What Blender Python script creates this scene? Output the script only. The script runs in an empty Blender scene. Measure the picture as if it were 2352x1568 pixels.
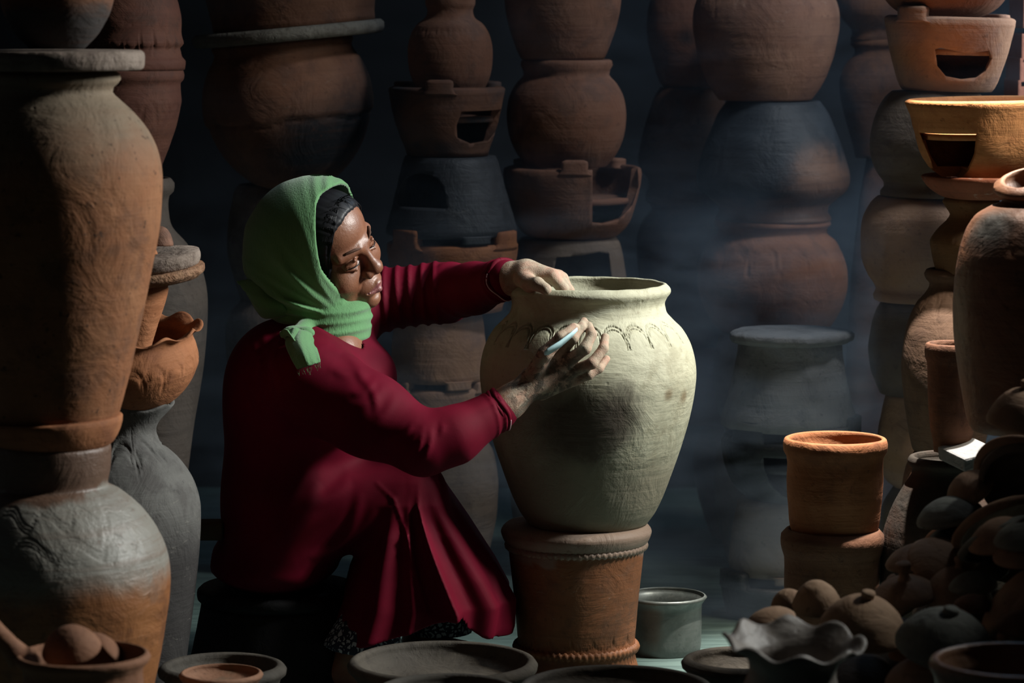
import bpy, bmesh, math, random
import numpy as np
from mathutils import Vector, Quaternion, Matrix

random.seed(7); np.random.seed(7)
S = bpy.context.scene
COL = S.collection

# ------------------------------------------------------------------ camera
F_PX = 7200.0; CAM_H = 1.32; PITCH = math.atan(804.0/F_PX)
cam_d = bpy.data.cameras.new('camera'); cam = bpy.data.objects.new('camera', cam_d); COL.objects.link(cam)
cam_d.sensor_width = 36.0; cam_d.lens = 36.0*F_PX/2352.0
cam.location = (0, 0, CAM_H); cam.rotation_euler = (math.pi/2-PITCH, 0, 0)
cam_d.clip_start = 0.05; cam_d.clip_end = 60
cam_d.dof.use_dof = True; cam_d.dof.focus_distance = 5.95; cam_d.dof.aperture_fstop = 5.0
S.camera = cam
# ------------------------------------------------------------------ view
S.view_settings.view_transform = 'Standard'; S.view_settings.look = 'None'
S.view_settings.exposure = 0.0; S.view_settings.gamma = 1.0
try: S.view_settings.use_curve_mapping = False
except Exception: pass
# ------------------------------------------------------------------ world and lights
w = bpy.data.worlds.new('world'); S.world = w; w.use_nodes = True
w.node_tree.nodes['Background'].inputs[0].default_value = (0.50, 0.52, 0.56, 1)
w.node_tree.nodes['Background'].inputs[1].default_value = 0.016
def area(name, loc, target, size, size_y, power, color, spread=math.pi):
    d = bpy.data.lights.new(name, 'AREA'); d.shape = 'RECTANGLE'; d.size = size; d.size_y = size_y
    d.energy = power; d.color = color; d.spread = spread
    o = bpy.data.objects.new(name, d); COL.objects.link(o); o.location = loc
    o.rotation_euler = (Vector(target)-Vector(loc)).to_track_quat('-Z', 'Y').to_euler()
    return o
area('window_daylight', (2.65, 5.55, 2.30), (0.0, 5.85, 0.70), 0.42, 0.7, 104, (0.98, 1.0, 0.96), math.radians(130))
area('back_cool_fill', (1.25, 7.75, 2.7), (0.6, 6.9, 0.4), 0.5, 0.5, 3.0, (0.4, 0.68, 1.0), math.radians(120))  # added cool fill for the smoke and back pots, no real opening
area('right_back_fill', (1.46, 6.62, 1.25), (0.6, 6.95, 0.70), 0.3, 0.5, 4.0, (0.92, 0.96, 1.0), math.radians(140))  # added lamp that brightens the right back columns
area('upper_fill', (1.36, 6.05, 2.85), (0.62, 6.8, 0.55), 0.35, 0.35, 7.5, (0.86, 0.93, 1.0), math.radians(90))  # added high fill for the grey stove and globe pots
def spot(name, loc, target, power, color, ang, blend=0.6, rad=0.05):
    d = bpy.data.lights.new(name, 'SPOT'); d.energy = power; d.color = color
    d.spot_size = math.radians(ang); d.spot_blend = blend; d.shadow_soft_size = rad
    o = bpy.data.objects.new(name, d); COL.objects.link(o); o.location = loc
    o.rotation_euler = (Vector(target)-Vector(loc)).to_track_quat('-Z', 'Y').to_euler()
    return o
spot('sun_patch', (1.46, 5.74, 1.95), (0.98, 5.85, 1.0), 85, (1.0, 0.86, 0.68), 58, 0.8)
spot('roof_gap_sun', (1.02, 5.72, 3.3), (0.96, 5.80, 0.9), 1700, (1.0, 0.92, 0.82), 28, 0.5, 0.03)
# ------------------------------------------------------------------ cycles helpers
S.cycles.use_denoising = True
S.cycles.volume_step_rate = 3.0; S.cycles.volume_max_steps = 32
S.cycles.max_bounces = 6; S.cycles.diffuse_bounces = 3; S.cycles.volume_bounces = 0

# ------------------------------------------------------------------ pixel helper (a photo point and a real depth Y -> world point)
SP, CP = math.sin(PITCH), math.cos(PITCH)
def P(px, py, Y):
    a = (px-1176.0)/F_PX; b = -(py-784.0)/F_PX
    dx, dy, dz = a, CP+b*SP, -SP+b*CP
    k = Y/dy
    return Vector((dx*k, Y, CAM_H+dz*k))
def SC(Y): return Y/F_PX

# ------------------------------------------------------------------ materials
def nt(name):
    m = bpy.data.materials.new(name); m.use_nodes = True
    t = m.node_tree; return m, t, t.nodes['Principled BSDF']
def N(t, typ, **kw):
    n = t.nodes.new(typ)
    for k, v in kw.items():
        if k.startswith('i_'):
            key = k[2:]
            key = int(key) if key.isdigit() else key.replace('_', ' ')
            n.inputs[key].default_value = v
        else: setattr(n, k, v)
    return n
def mixc(t, fac, a, b, mode='MIX'):
    n = t.nodes.new('ShaderNodeMix'); n.data_type = 'RGBA'; n.blend_type = mode; n.clamp_factor = True
    for sock, v in ((n.inputs[0], fac), (n.inputs[6], a), (n.inputs[7], b)):
        if hasattr(v, 'is_linked') or isinstance(v, bpy.types.NodeSocket): t.links.new(v, sock)
        else: sock.default_value = v if isinstance(v, (int, float)) else (*v, 1.0)
    return n.outputs[2]
def math_(t, op, a, b=None, c=None, clamp=False):
    n = t.nodes.new('ShaderNodeMath'); n.operation = op; n.use_clamp = clamp
    for i, v in enumerate((a, b, c)):
        if v is None: continue
        if isinstance(v, bpy.types.NodeSocket): t.links.new(v, n.inputs[i])
        else: n.inputs[i].default_value = v
    return n.outputs[0]
def ramp(t, sock, lo, hi):
    n = t.nodes.new('ShaderNodeMapRange'); n.interpolation_type = 'SMOOTHSTEP'
    t.links.new(sock, n.inputs[0]); n.inputs[1].default_value = lo; n.inputs[2].default_value = hi
    return n.outputs[0]
def noise(t, vec, scale, detail=4, rough=0.6, dist=0.0):
    n = t.nodes.new('ShaderNodeTexNoise'); t.links.new(vec, n.inputs['Vector'])
    n.inputs['Scale'].default_value = scale; n.inputs['Detail'].default_value = detail
    n.inputs['Roughness'].default_value = rough; n.inputs['Distortion'].default_value = dist
    return n.outputs['Fac']
ALB = {'raw_grey_clay': 0.84, 'pale_globe_clay': 0.85, 'pale_terracotta': 0.8, 'orange_terracotta': 0.8, 'ash_grey_clay': 0.75, 'grey_jar_clay': 0.5, 'big_jar_clay': 0.62, 'grey_slip_jar_clay': 0.68, 'near_terracotta': 0.5, 'terracotta': 0.72, 'lid_brown': 1.1, 'lid_grey': 1.05, 'lid_pale': 0.95, 'lid_dark': 0.9, 'ruffled_grey': 0.95, 'big_sooty_pot': 0.5, 'dull_aluminium': 0.7}
def clay(name, a, b, c=None, spot_c=None, bands=None, patches=None, rough=0.8, bump=1.0, streak=0.35, scale=1.0, spec=0.25, whitish=0.0, deep=0.45):
    """fired clay: a/b broad mottling, c second mottling, spot_c speckles, bands = [(z0,z1,colour)] kiln or slip bands up the body,
    patches = [((x,y,z),radius,colour)] stains of their own shape"""
    sc_a = ALB.get(name, 0.62); a = tuple(x*sc_a for x in a); b = tuple(x*sc_a for x in b); c = tuple(x*sc_a for x in c) if c else c
    spot_c = tuple(x*sc_a for x in spot_c) if spot_c else None; whitish *= 0.8
    bands = [(z0, z1, tuple(x*sc_a for x in cc)) for z0, z1, cc in (bands or [])]; patches = [(p, r, tuple(x*sc_a for x in cc)) for p, r, cc in (patches or [])]
    m, t, bs = nt(name)
    tc = N(t, 'ShaderNodeTexCoord'); oi = N(t, 'ShaderNodeObjectInfo')
    off = t.nodes.new('ShaderNodeVectorMath'); off.operation = 'SCALE'; off.inputs[0].default_value = (17.3, 9.1, 5.7)
    t.links.new(oi.outputs['Random'], off.inputs['Scale'])
    ad = t.nodes.new('ShaderNodeVectorMath'); ad.operation = 'ADD'
    t.links.new(tc.outputs['Object'], ad.inputs[0]); t.links.new(off.outputs[0], ad.inputs[1])
    v = ad.outputs[0]
    n1 = noise(t, v, 6*scale, 5, 0.6, 0.6); n2 = noise(t, v, 15*scale, 5, 0.65, 0.3)
    col = mixc(t, ramp(t, n1, 0.38, 0.64), a, b)
    if c: col = mixc(t, math_(t, 'MULTIPLY', ramp(t, n2, 0.47, 0.68), 0.75), col, c)
    sep = N(t, 'ShaderNodeSeparateXYZ'); t.links.new(tc.outputs['Object'], sep.inputs[0])
    if bands:
        wob = math_(t, 'MULTIPLY', math_(t, 'SUBTRACT', n1, 0.5), 0.10)
        z = math_(t, 'ADD', sep.outputs[2], wob)
        for z0, z1, cc in bands:      # colour cc below z0, fading out at z1 (z1<z0: above z0)
            f = ramp(t, z, z1, z0) if z1 > z0 else ramp(t, z, z1, z0)
            col = mixc(t, math_(t, 'MULTIPLY', f, 0.92), col, cc)
    for p, r, cc in (patches or []):
        vm = t.nodes.new('ShaderNodeVectorMath'); vm.operation = 'DISTANCE'
        t.links.new(tc.outputs['Object'], vm.inputs[0]); vm.inputs[1].default_value = p
        d = math_(t, 'ADD', vm.outputs['Value'], math_(t, 'MULTIPLY', math_(t, 'SUBTRACT', n2, 0.5), r*1.1))
        col = mixc(t, math_(t, 'SUBTRACT', 1.0, ramp(t, d, r*0.35, r*1.35)), col, cc)
    # throwing streaks: stretched noise round the body
    mp = N(t, 'ShaderNodeMapping'); mp.inputs['Scale'].default_value = (3, 3, 60); t.links.new(v, mp.inputs[0])
    ns = noise(t, mp.outputs[0], 1.3, 3, 0.6, 0.0)
    if streak: col = mixc(t, math_(t, 'MULTIPLY', ramp(t, ns, 0.45, 0.75), streak), col, tuple(x*0.55 for x in a))
    n3 = noise(t, v, 70*scale, 3, 0.6)
    col = mixc(t, math_(t, 'MULTIPLY', ramp(t, n3, 0.62, 0.72), deep), col, spot_c or tuple(x*0.35 for x in a))
    if whitish:
        mp2 = N(t, 'ShaderNodeMapping'); mp2.inputs['Scale'].default_value = (9, 9, 22); mp2.inputs['Rotation'].default_value = (0.3, 0.5, 0.2)
        t.links.new(v, mp2.inputs[0]); nw = noise(t, mp2.outputs[0], 2.0, 6, 0.75, 1.5)
        col = mixc(t, math_(t, 'MULTIPLY', ramp(t, nw, 0.58, 0.74), whitish), col, (0.5, 0.46, 0.4))
    t.links.new(col, bs.inputs['Base Color'])
    bs.inputs['Roughness'].default_value = rough; bs.inputs['Specular IOR Level'].default_value = spec
    # relief: pits, scratches and hand marks
    vo = N(t, 'ShaderNodeTexVoronoi', feature='F1'); t.links.new(v, vo.inputs['Vector']); vo.inputs['Scale'].default_value = 26*scale
    pit = ramp(t, vo.outputs['Distance'], 0.0, 0.13)
    h = math_(t, 'ADD', math_(t, 'MULTIPLY', noise(t, v, 11*scale, 6, 0.62, 0.8), 1.0), math_(t, 'MULTIPLY', pit, 0.10))
    h = math_(t, 'ADD', h, math_(t, 'MULTIPLY', ns, 0.22))
    h = math_(t, 'ADD', h, math_(t, 'MULTIPLY', n3, 0.10))
    bp = N(t, 'ShaderNodeBump'); bp.inputs['Strength'].default_value = 0.55*bump; bp.inputs['Distance'].default_value = 0.012
    t.links.new(h, bp.inputs['Height']); t.links.new(bp.outputs[0], bs.inputs['Normal'])
    return m
def plain(name, col, rough=0.8, spec=0.2, bump=0.0, bscale=60, var=0.25):
    m, t, bs = nt(name); tc = N(t, 'ShaderNodeTexCoord')
    n1 = noise(t, tc.outputs['Object'], bscale*0.3, 4)
    t.links.new(mixc(t, n1, tuple(x*(1-var) for x in col), tuple(min(1, x*(1+var)) for x in col)), bs.inputs['Base Color'])
    bs.inputs['Roughness'].default_value = rough; bs.inputs['Specular IOR Level'].default_value = spec
    if bump:
        bp = N(t, 'ShaderNodeBump'); bp.inputs['Strength'].default_value = bump; bp.inputs['Distance'].default_value = 0.004
        t.links.new(noise(t, tc.outputs['Object'], bscale, 4), bp.inputs['Height']); t.links.new(bp.outputs[0], bs.inputs['Normal'])
    return m

M = {}
M['terra'] = clay('terracotta', (0.36, 0.135, 0.055), (0.44, 0.18, 0.08), (0.26, 0.10, 0.05))
M['terra_dull'] = clay('dull_terracotta', (0.25, 0.11, 0.065), (0.31, 0.155, 0.10), (0.16, 0.085, 0.06))
M['terra_brown'] = clay('brown_clay', (0.17, 0.075, 0.042), (0.22, 0.10, 0.055), (0.10, 0.05, 0.035))
M['terra_pale'] = clay('pale_terracotta', (0.38, 0.22, 0.145), (0.46, 0.27, 0.17), (0.28, 0.17, 0.13), streak=0.15)
M['terra_glow'] = clay('orange_terracotta', (0.50, 0.22, 0.08), (0.58, 0.27, 0.11), (0.40, 0.16, 0.06))
M['terra_soot'] = clay('sooty_terracotta', (0.24, 0.105, 0.06), (0.035, 0.04, 0.048), (0.16, 0.08, 0.05), scale=0.6)
M['greyclay'] = clay('grey_clay', (0.15, 0.14, 0.125), (0.21, 0.195, 0.175), (0.10, 0.09, 0.08), whitish=0.3)
M['greybrown'] = clay('grey_brown_clay', (0.20, 0.15, 0.115), (0.26, 0.20, 0.155), (0.13, 0.09, 0.07))
M['black'] = clay('black_fired_clay', (0.030, 0.036, 0.045), (0.05, 0.056, 0.066), (0.02, 0.022, 0.026), rough=0.6, spec=0.4, whitish=0.15)
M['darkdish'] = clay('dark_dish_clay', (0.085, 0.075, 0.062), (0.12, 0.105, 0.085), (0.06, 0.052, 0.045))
M['ash'] = clay('ash_grey_clay', (0.22, 0.225, 0.23), (0.29, 0.29, 0.29), (0.15, 0.15, 0.155), bump=1.6, streak=0.1)
M['slab'] = clay('cement_slab', (0.27, 0.205, 0.165), (0.36, 0.285, 0.235), (0.17, 0.12, 0.10), bump=1.5, streak=0.0, scale=2)
M['slab_grey'] = clay('grey_cement_slab', (0.20, 0.18, 0.15), (0.25, 0.23, 0.19), (0.14, 0.12, 0.10), bump=1.3, streak=0.0, scale=2)

# ------------------------------------------------------------------ object helpers
def fast_mesh(name, V, Q, smooth=True, tri=None):
    me = bpy.data.meshes.new(name)
    V = np.ascontiguousarray(V, dtype=np.float32); Q = np.ascontiguousarray(Q, dtype=np.int32)
    T = np.zeros((0, 3), np.int32) if tri is None else np.ascontiguousarray(tri, dtype=np.int32)
    me.vertices.add(len(V)); me.vertices.foreach_set('co', V.ravel())
    nl = Q.size+T.size; me.loops.add(nl); me.loops.foreach_set('vertex_index', np.concatenate([Q.ravel(), T.ravel()]))
    np_ = len(Q)+len(T); me.polygons.add(np_)
    tot = np.concatenate([np.full(len(Q), 4, np.int32), np.full(len(T), 3, np.int32)])
    st = np.concatenate([[0], np.cumsum(tot)[:-1]]).astype(np.int32)
    me.polygons.foreach_set('loop_start', st); me.polygons.foreach_set('loop_total', tot)
    me.polygons.foreach_set('use_smooth', np.full(np_, smooth))
    me.update(calc_edges=True); me.validate()
    return me
def link(name, me, mat, parent=None, loc=None):
    o = bpy.data.objects.new(name, me); COL.objects.link(o)
    if me is not None and mat is not None: me.materials.append(mat)
    if loc is not None: o.location = loc
    if parent is not None: o.parent = parent
    return o
def tag(o, label=None, cat=None, group=None, kind=None):
    if label: o['label'] = label
    if cat: o['category'] = cat
    if group: o['group'] = group
    if kind: o['kind'] = kind
    return o
def empty(name, loc, label, cat, group=None):
    o = bpy.data.objects.new(name, None); COL.objects.link(o); o.location = loc; o.empty_display_size = 0.05
    return tag(o, label, cat, group)
def bm_obj(name, bm, mat, parent=None, smooth=False, loc=None):
    me = bpy.data.meshes.new(name); bm.normal_update(); bm.to_mesh(me); bm.free()
    if smooth:
        for p in me.polygons: p.use_smooth = True
    return link(name, me, mat, parent, loc)
def box_bm(cx, cy, cz, sx, sy, sz, bev=0.004, seg=2):
    bm = bmesh.new(); bmesh.ops.create_cube(bm, size=1.0)
    for v in bm.verts: v.co = Vector((cx+v.co.x*sx, cy+v.co.y*sy, cz+v.co.z*sz))
    if bev: bmesh.ops.bevel(bm, geom=bm.edges[:], offset=bev, segments=seg, affect='EDGES', profile=0.6)
    return bm

DENSE = []
def smooth_profile(pts, ds):
    """pts (r,z[,corner]); Catmull-Rom through the points, sharp where corner is set"""
    n = len(pts); out = []
    P_ = [np.array(p[:2], float) for p in pts]; C_ = [len(p) > 2 and bool(p[2]) for p in pts]
    for i in range(n-1):
        p1, p2 = P_[i], P_[i+1]
        L = np.linalg.norm(p2-p1)
        if L < 1e-7: continue
        p0 = P_[i-1] if i > 0 and not C_[i] else 2*p1-p2
        p3 = P_[i+2] if i+2 < n and not C_[i+1] else 2*p2-p1
        m1 = (p2-p0)/(np.linalg.norm(p2-p1)+np.linalg.norm(p1-p0)+1e-9)*L
        m2 = (p3-p1)/(np.linalg.norm(p3-p2)+np.linalg.norm(p2-p1)+1e-9)*L
        dd = ds
        if DENSE and min(p1[1], p2[1]) < DENSE[1] and max(p1[1], p2[1]) > DENSE[0]: dd = DENSE[2]
        k = max(1, int(round(L/dd)))
        for j in range(k):
            s = j/k
            h00 = 2*s**3-3*s**2+1; h10 = s**3-2*s**2+s; h01 = -2*s**3+3*s**2; h11 = s**3-s**2
            out.append(h00*p1+h10*m1+h01*p2+h11*m2)
    out.append(P_[-1])
    return np.array(out)
def lathe_mesh(name, outer, mode, thick, n, disp=None, wob=0.012, seed=0, ds=0.008, floor_t=None):
    """outer: (r,z,corner) from top to bottom. mode 'open' (open top), 'down' (inverted, open below), 'solid'"""
    prof = smooth_profile(outer, ds); R, Z = prof[:, 0], prof[:, 1]
    flag = np.ones(len(R))
    ft = floor_t if floor_t is not None else thick
    def cap(r, z, flip):   # a few rings to the centre
        rr = r*np.array([0.66, 0.33, 0.0005]); return rr, np.full(3, z)
    if mode == 'solid':
        r1, z1 = cap(R[0], Z[0], 0); r2, z2 = cap(R[-1], Z[-1], 0)
        R = np.concatenate([r1[::-1], R, r2]); Z = np.concatenate([z1[::-1], Z, z2]); flag = np.concatenate([np.zeros(3), flag, np.zeros(3)])
    else:
        if mode == 'down': R, Z = R[::-1], Z[::-1]
        # now the opening is first
        sgn = 1 if mode == 'open' else -1
        keep = (Z-Z[-1])*sgn > ft
        ri = np.maximum(R[keep]-thick, 0.004); zi = Z[keep]
        # rim rounding
        ri, zi = ri[1:], zi[1:]
        if DENSE: ri, zi = ri[::3], zi[::3]
        rim_r = np.array([R[0]-thick*0.85, R[0]-thick*0.5, R[0]-thick*0.15]); rim_z = Z[0]+sgn*np.array([0.12, 0.3, 0.16])*thick
        ic_r, ic_z = cap(ri[-1] if len(ri) else R[-1]*0.8, Z[-1]+sgn*ft, 0)
        bc_r, bc_z = cap(R[-1], Z[-1], 0)
        R2 = np.concatenate([ic_r[::-1], ri[::-1], rim_r, R, bc_r]); Z2 = np.concatenate([ic_z[::-1], zi[::-1], rim_z, Z, bc_z])
        flag = np.concatenate([np.zeros(3+len(ri)+3), np.ones(len(R)), np.zeros(3)])
        R, Z = R2, Z2
        if mode == 'down': R, Z, flag = R[::-1], Z[::-1], flag[::-1]
    th = np.linspace(0, 2*np.pi, n, endpoint=False)
    T, RR = np.meshgrid(th, R); _, ZZ = np.meshgrid(th, Z); _, FF = np.meshgrid(th, flag)
    rs = np.random.RandomState(seed+11)
    H = max(Z.max()-Z.min(), 1e-3); Rm = R.max()
    dr = np.zeros_like(RR)
    for k in (1, 2, 3, 5):
        a, b, c = rs.rand(3)*6.28
        dr += wob*Rm/k*np.sin(k*T+a)*np.sin(ZZ/H*(2+3*rs.rand())+b)*(0.7)
    for k in range(4):
        dr += wob*Rm*0.15*np.sin(ZZ/H*(14+20*rs.rand())+rs.rand()*6)*(0.6+0.4*np.sin(T*2+rs.rand()*6))
    dz = np.zeros_like(RR)
    if disp is not None:
        a, b = disp(T, ZZ, RR, FF); dr = dr+a; dz = dz+b
    RR2 = np.maximum(RR+dr*np.minimum(1, RR/(0.3*Rm)), 0.0003)
    V = np.stack([RR2*np.sin(T), -RR2*np.cos(T), ZZ+dz], -1).reshape(-1, 3)
    m = len(R); i = np.arange(m-1)[:, None]*n; j = np.arange(n)[None, :]; j2 = (j+1) % n
    Q = np.stack([i+j, i+n+j, i+n+j2, i+j2], -1).reshape(-1, 4)
    return fast_mesh(name, V, Q)
def conv(cx, Y, prof):
    """photo silhouette (half width px, y px) -> (r,z) with the base at z=0"""
    pts = []
    for p in prof:
        a = P(cx, p[1], Y); b = P(cx+p[0], p[1], Y); pts.append((b.x-a.x, a.z, len(p) > 2 and p[2]))
    z0 = pts[-1][1]; base = P(cx, prof[-1][1], Y)
    return [(r, z-z0, c) for r, z, c in pts], base
SEED = [0]
def pot(name, label, cx, Y, prof, mat, cat='pot', group=None, mode='open', thick=0.012, n=96, tilt=(0, 0), disp=None, wob=0.012, ds=0.009, parent=None, floor_t=None):
    SEED[0] += 1
    pts, base = conv(cx, Y, prof)
    me = lathe_mesh(name, pts, mode, thick, n, disp, wob, SEED[0], ds, floor_t)
    o = link(name, me, M[mat] if isinstance(mat, str) else mat, parent, base)
    o.rotation_euler = (tilt[0], tilt[1], 0)
    if parent is None: tag(o, label, cat, group)
    return o
def scallops(zc, n, h, depth, wd=0.0028, double=True, phase=0.0, tassel=0.0, teeth=0, inv=False):
    """incised half-circle arches round the shoulder; zc = foot of the arches (local z)"""
    def f(T, Z, R, F):
        u = ((T+phase)*n/(2*np.pi)); p = (u-np.floor(u))*2-1
        sg = -1 if inv else 1
        dr = np.zeros_like(T)
        for i, (sc, hh) in enumerate(((0.98, h), (0.80, h*0.72)) if double else ((0.98, h),)):
            q = np.clip(1-(p/sc)**2, 0, 1); zz = zc+sg*hh*np.sqrt(q)
            slope = np.abs(hh*(p/sc)/np.sqrt(np.maximum(q, 0.03)))/(np.pi*R/n*sc+1e-6)
            d = np.abs(Z-zz)/np.sqrt(1+slope**2)
            g = np.exp(-(d/wd)**2)*(np.abs(p) < sc)
            if teeth: g = g*(0.45+0.55*(np.sin(T*teeth+p*2) > -0.2))
            dr -= depth*g*F
        if tassel:
            e = 1-np.abs(p)                       # near the foot where two arches meet
            dz_ = (zc-Z)*sg
            wdt = 0.05+0.16*np.clip(dz_/tassel, 0, 1)
            g = (e < wdt)*(dz_ > -0.002)*(dz_ < tassel)
            dr -= depth*0.9*g*(0.55+0.45*np.sin(p*90))*F
        return dr, np.zeros_like(T)
    return f
def combine(*fs):
    def f(T, Z, R, F):
        a = np.zeros_like(T); b = np.zeros_like(T)
        for g in fs:
            x, y = g(T, Z, R, F); a = a+x; b = b+y
        return a, b
    return f
def boolean_cut(o, cutters):
    for c in cutters:
        md = o.modifiers.new('cut', 'BOOLEAN'); md.object = c; md.operation = 'DIFFERENCE'; md.solver = 'EXACT'
    dg = bpy.context.evaluated_depsgraph_get(); dg.update()
    ev = o.evaluated_get(dg); me = bpy.data.meshes.new_from_object(ev)
    o.modifiers.clear(); old = o.data; o.data = me; bpy.data.meshes.remove(old)
    for c in cutters: bpy.data.objects.remove(c)
def cutter_poly(pts, Y0, Y1, inv=None):
    """prism through the wall of a pot: outline pts in photo px at depth (Y0+Y1)/2, running along Y"""
    Ym = Y1
    bm = bmesh.new()
    a = [bm.verts.new((*P(x, y, Ym).xz, 0)) for x, y in pts]
    for v in a: v.co = Vector((v.co.x, Y0, v.co.y))
    b = [bm.verts.new((v.co.x, Y1, v.co.z)) for v in a]
    bm.faces.new(a); bm.faces.new(b[::-1]); k = len(a)
    for i in range(k): bm.faces.new((a[i], b[i], b[(i+1) % k], a[(i+1) % k]))
    bmesh.ops.recalc_face_normals(bm, faces=bm.faces[:])
    me = bpy.data.meshes.new('cutter'); bm.to_mesh(me); bm.free()
    o = bpy.data.objects.new('cutter', me); COL.objects.link(o); return o
def lug(parent, mat, r_out, th0, th1, z0, z1, thick=0.03, rows=None, name='pot_rest', bulge=0.004):
    """a curved lump standing on the rim of a stove: th = angle from the front (camera) side"""
    rows = rows or [(0, 1.25), (0.12, 1.05), (0.4, 0.92), (0.75, 0.95), (0.92, 0.9), (1.0, 0.72)]
    nt_ = 8; V = []; m = len(rows)
    tc = (th0+th1)/2; hw = abs(th1-th0)/2
    for zf, wf in rows:
        z = z0+(z1-z0)*zf
        for side in (0, 1):
            for k in range(nt_+1):
                s = k/nt_*2-1; th = tc+hw*wf*s
                edge = 1-abs(s)**4*0.35
                r = r_out+(bulge*edge if side == 0 else -thick*edge)
                if zf >= 1.0: r = r_out-thick*0.5+(r-(r_out-thick*0.5))*0.65
                V.append((r*math.sin(th), -r*math.cos(th), z))
    V = np.array(V); w_ = nt_+1; Q = []
    def idx(i, side, k): return i*2*w_+side*w_+k
    for i in range(m-1):
        for k in range(nt_):
            Q.append((idx(i, 0, k), idx(i, 0, k+1), idx(i+1, 0, k+1), idx(i+1, 0, k)))
            Q.append((idx(i, 1, k+1), idx(i, 1, k), idx(i+1, 1, k), idx(i+1, 1, k+1)))
        Q.append((idx(i, 1, 0), idx(i, 0, 0), idx(i+1, 0, 0), idx(i+1, 1, 0)))
        Q.append((idx(i, 0, nt_), idx(i, 1, nt_), idx(i+1, 1, nt_), idx(i+1, 0, nt_)))
    for i, fl in ((0, 0), (m-1, 1)):
        for k in range(nt_):
            q = (idx(i, 0, k), idx(i, 0, k+1), idx(i, 1, k+1), idx(i, 1, k))
            Q.append(q if fl else q[::-1])
    me = fast_mesh(name, V, np.array(Q))
    bm = bmesh.new(); bm.from_mesh(me); bmesh.ops.recalc_face_normals(bm, faces=bm.faces[:]); bm.to_mesh(me); bm.free()
    for p_ in me.polygons: p_.use_smooth = True
    return link(name, me, mat, parent)
def stove(label, cx, Y, prof, mat, mode='open', opening=None, lugs=(), group='clay stoves in the stacks', thick=0.020, tilt=(0, 0), wob=0.014, grate=True, open_depth=None, back_lugs=()):
    """prof top->bottom as for pot(); opening = outline px; lugs = (x0,x1,y0,y1) px at the front of the rim; back_lugs the same behind"""
    pts, base = conv(cx, Y, prof)
    SEED[0] += 1
    root = empty('clay_stove', base, label, 'stove', group)
    mt = M[mat] if isinstance(mat, str) else mat
    me = lathe_mesh('body', pts, mode, thick, 80, None, wob, SEED[0], 0.012, 0.02)
    body = link('body', me, mt, None, base)
    if opening:
        rmax = max(p[0] for p in pts)
        boolean_cut(body, [cutter_poly(opening, Y-rmax-0.06, Y-0.0 if open_depth is None else Y-open_depth)])
    body.parent = root; body.location = (0, 0, 0)
    rim = pts[0] if mode == 'open' else pts[-1]
    for (grp, back) in ((lugs, False), (back_lugs, True)):
        for (x0, x1, y0, y1) in grp:
            def th(x):
                s = max(-1, min(1, (x-cx)*SC(Y)/rim[0])); a = math.asin(s)
                return math.pi-a if back else a
            a0, a1 = th(x0), th(x1)
            za = P(cx, y0, Y).z-base.z; zb = P(cx, y1, Y).z-base.z
            lug(root, mt, rim[0], a0, a1, zb, za) if mode == 'open' else lug(root, mt, rim[0], a0, a1, za, zb)
    if grate and mode == 'open':
        zg = pts[0][1]*0.55; rg = np.interp(-zg, [-p[1] for p in pts], [p[0] for p in pts])-thick*0.7
        gm = lathe_mesh('grate', [(rg, zg+0.006), (rg, zg-0.006)], 'solid', 0.01, 48, None, 0.003, 3, 0.02)
        link('grate', gm, mt, root)
    root.rotation_euler = (tilt[0], tilt[1], 0)
    return root
def tube_bm(bm, pts, rad, seg=8, caps=True):
    """a bent tube through pts (Vectors), rad a number or a list"""
    n = len(pts); rad = [rad]*n if isinstance(rad, (int, float)) else rad
    rings = []; up = Vector((0, 0, 1))
    for i in range(n):
        t = (pts[min(i+1, n-1)]-pts[max(i-1, 0)]).normalized()
        a = t.cross(up if abs(t.dot(up)) < 0.95 else Vector((1, 0, 0))).normalized(); b = t.cross(a).normalized()
        rings.append([bm.verts.new(pts[i]+(a*math.cos(2*math.pi*k/seg)+b*math.sin(2*math.pi*k/seg))*rad[i]) for k in range(seg)])
    for i in range(n-1):
        for k in range(seg):
            bm.faces.new((rings[i][k], rings[i][(k+1) % seg], rings[i+1][(k+1) % seg], rings[i+1][k]))
    if caps: bm.faces.new(rings[0][::-1]); bm.faces.new(rings[-1])
def rope_band(parent, mat, r, z, rad, turns, name='rope_band', amp=0.28):
    """twisted clay cord pressed round a pot"""
    n, s = 240, 10; th = np.linspace(0, 2*np.pi, n, endpoint=False); ph = np.linspace(0, 2*np.pi, s, endpoint=False)
    T, A = np.meshgrid(th, ph, indexing='ij')
    rr = rad*(1+amp*np.sin(T*turns+A)); 
    V = np.stack([(r+rr*np.cos(A))*np.sin(T), -(r+rr*np.cos(A))*np.cos(T), z+rr*np.sin(A)*1.1], -1).reshape(-1, 3)
    i = np.arange(n)[:, None]; j = np.arange(s)[None, :]; i2 = (i+1) % n; j2 = (j+1) % s
    Q = np.stack([i*s+j, i2*s+j, i2*s+j2, i*s+j2], -1).reshape(-1, 4)
    return link(name, fast_mesh(name, V, Q), mat, parent)
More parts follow.
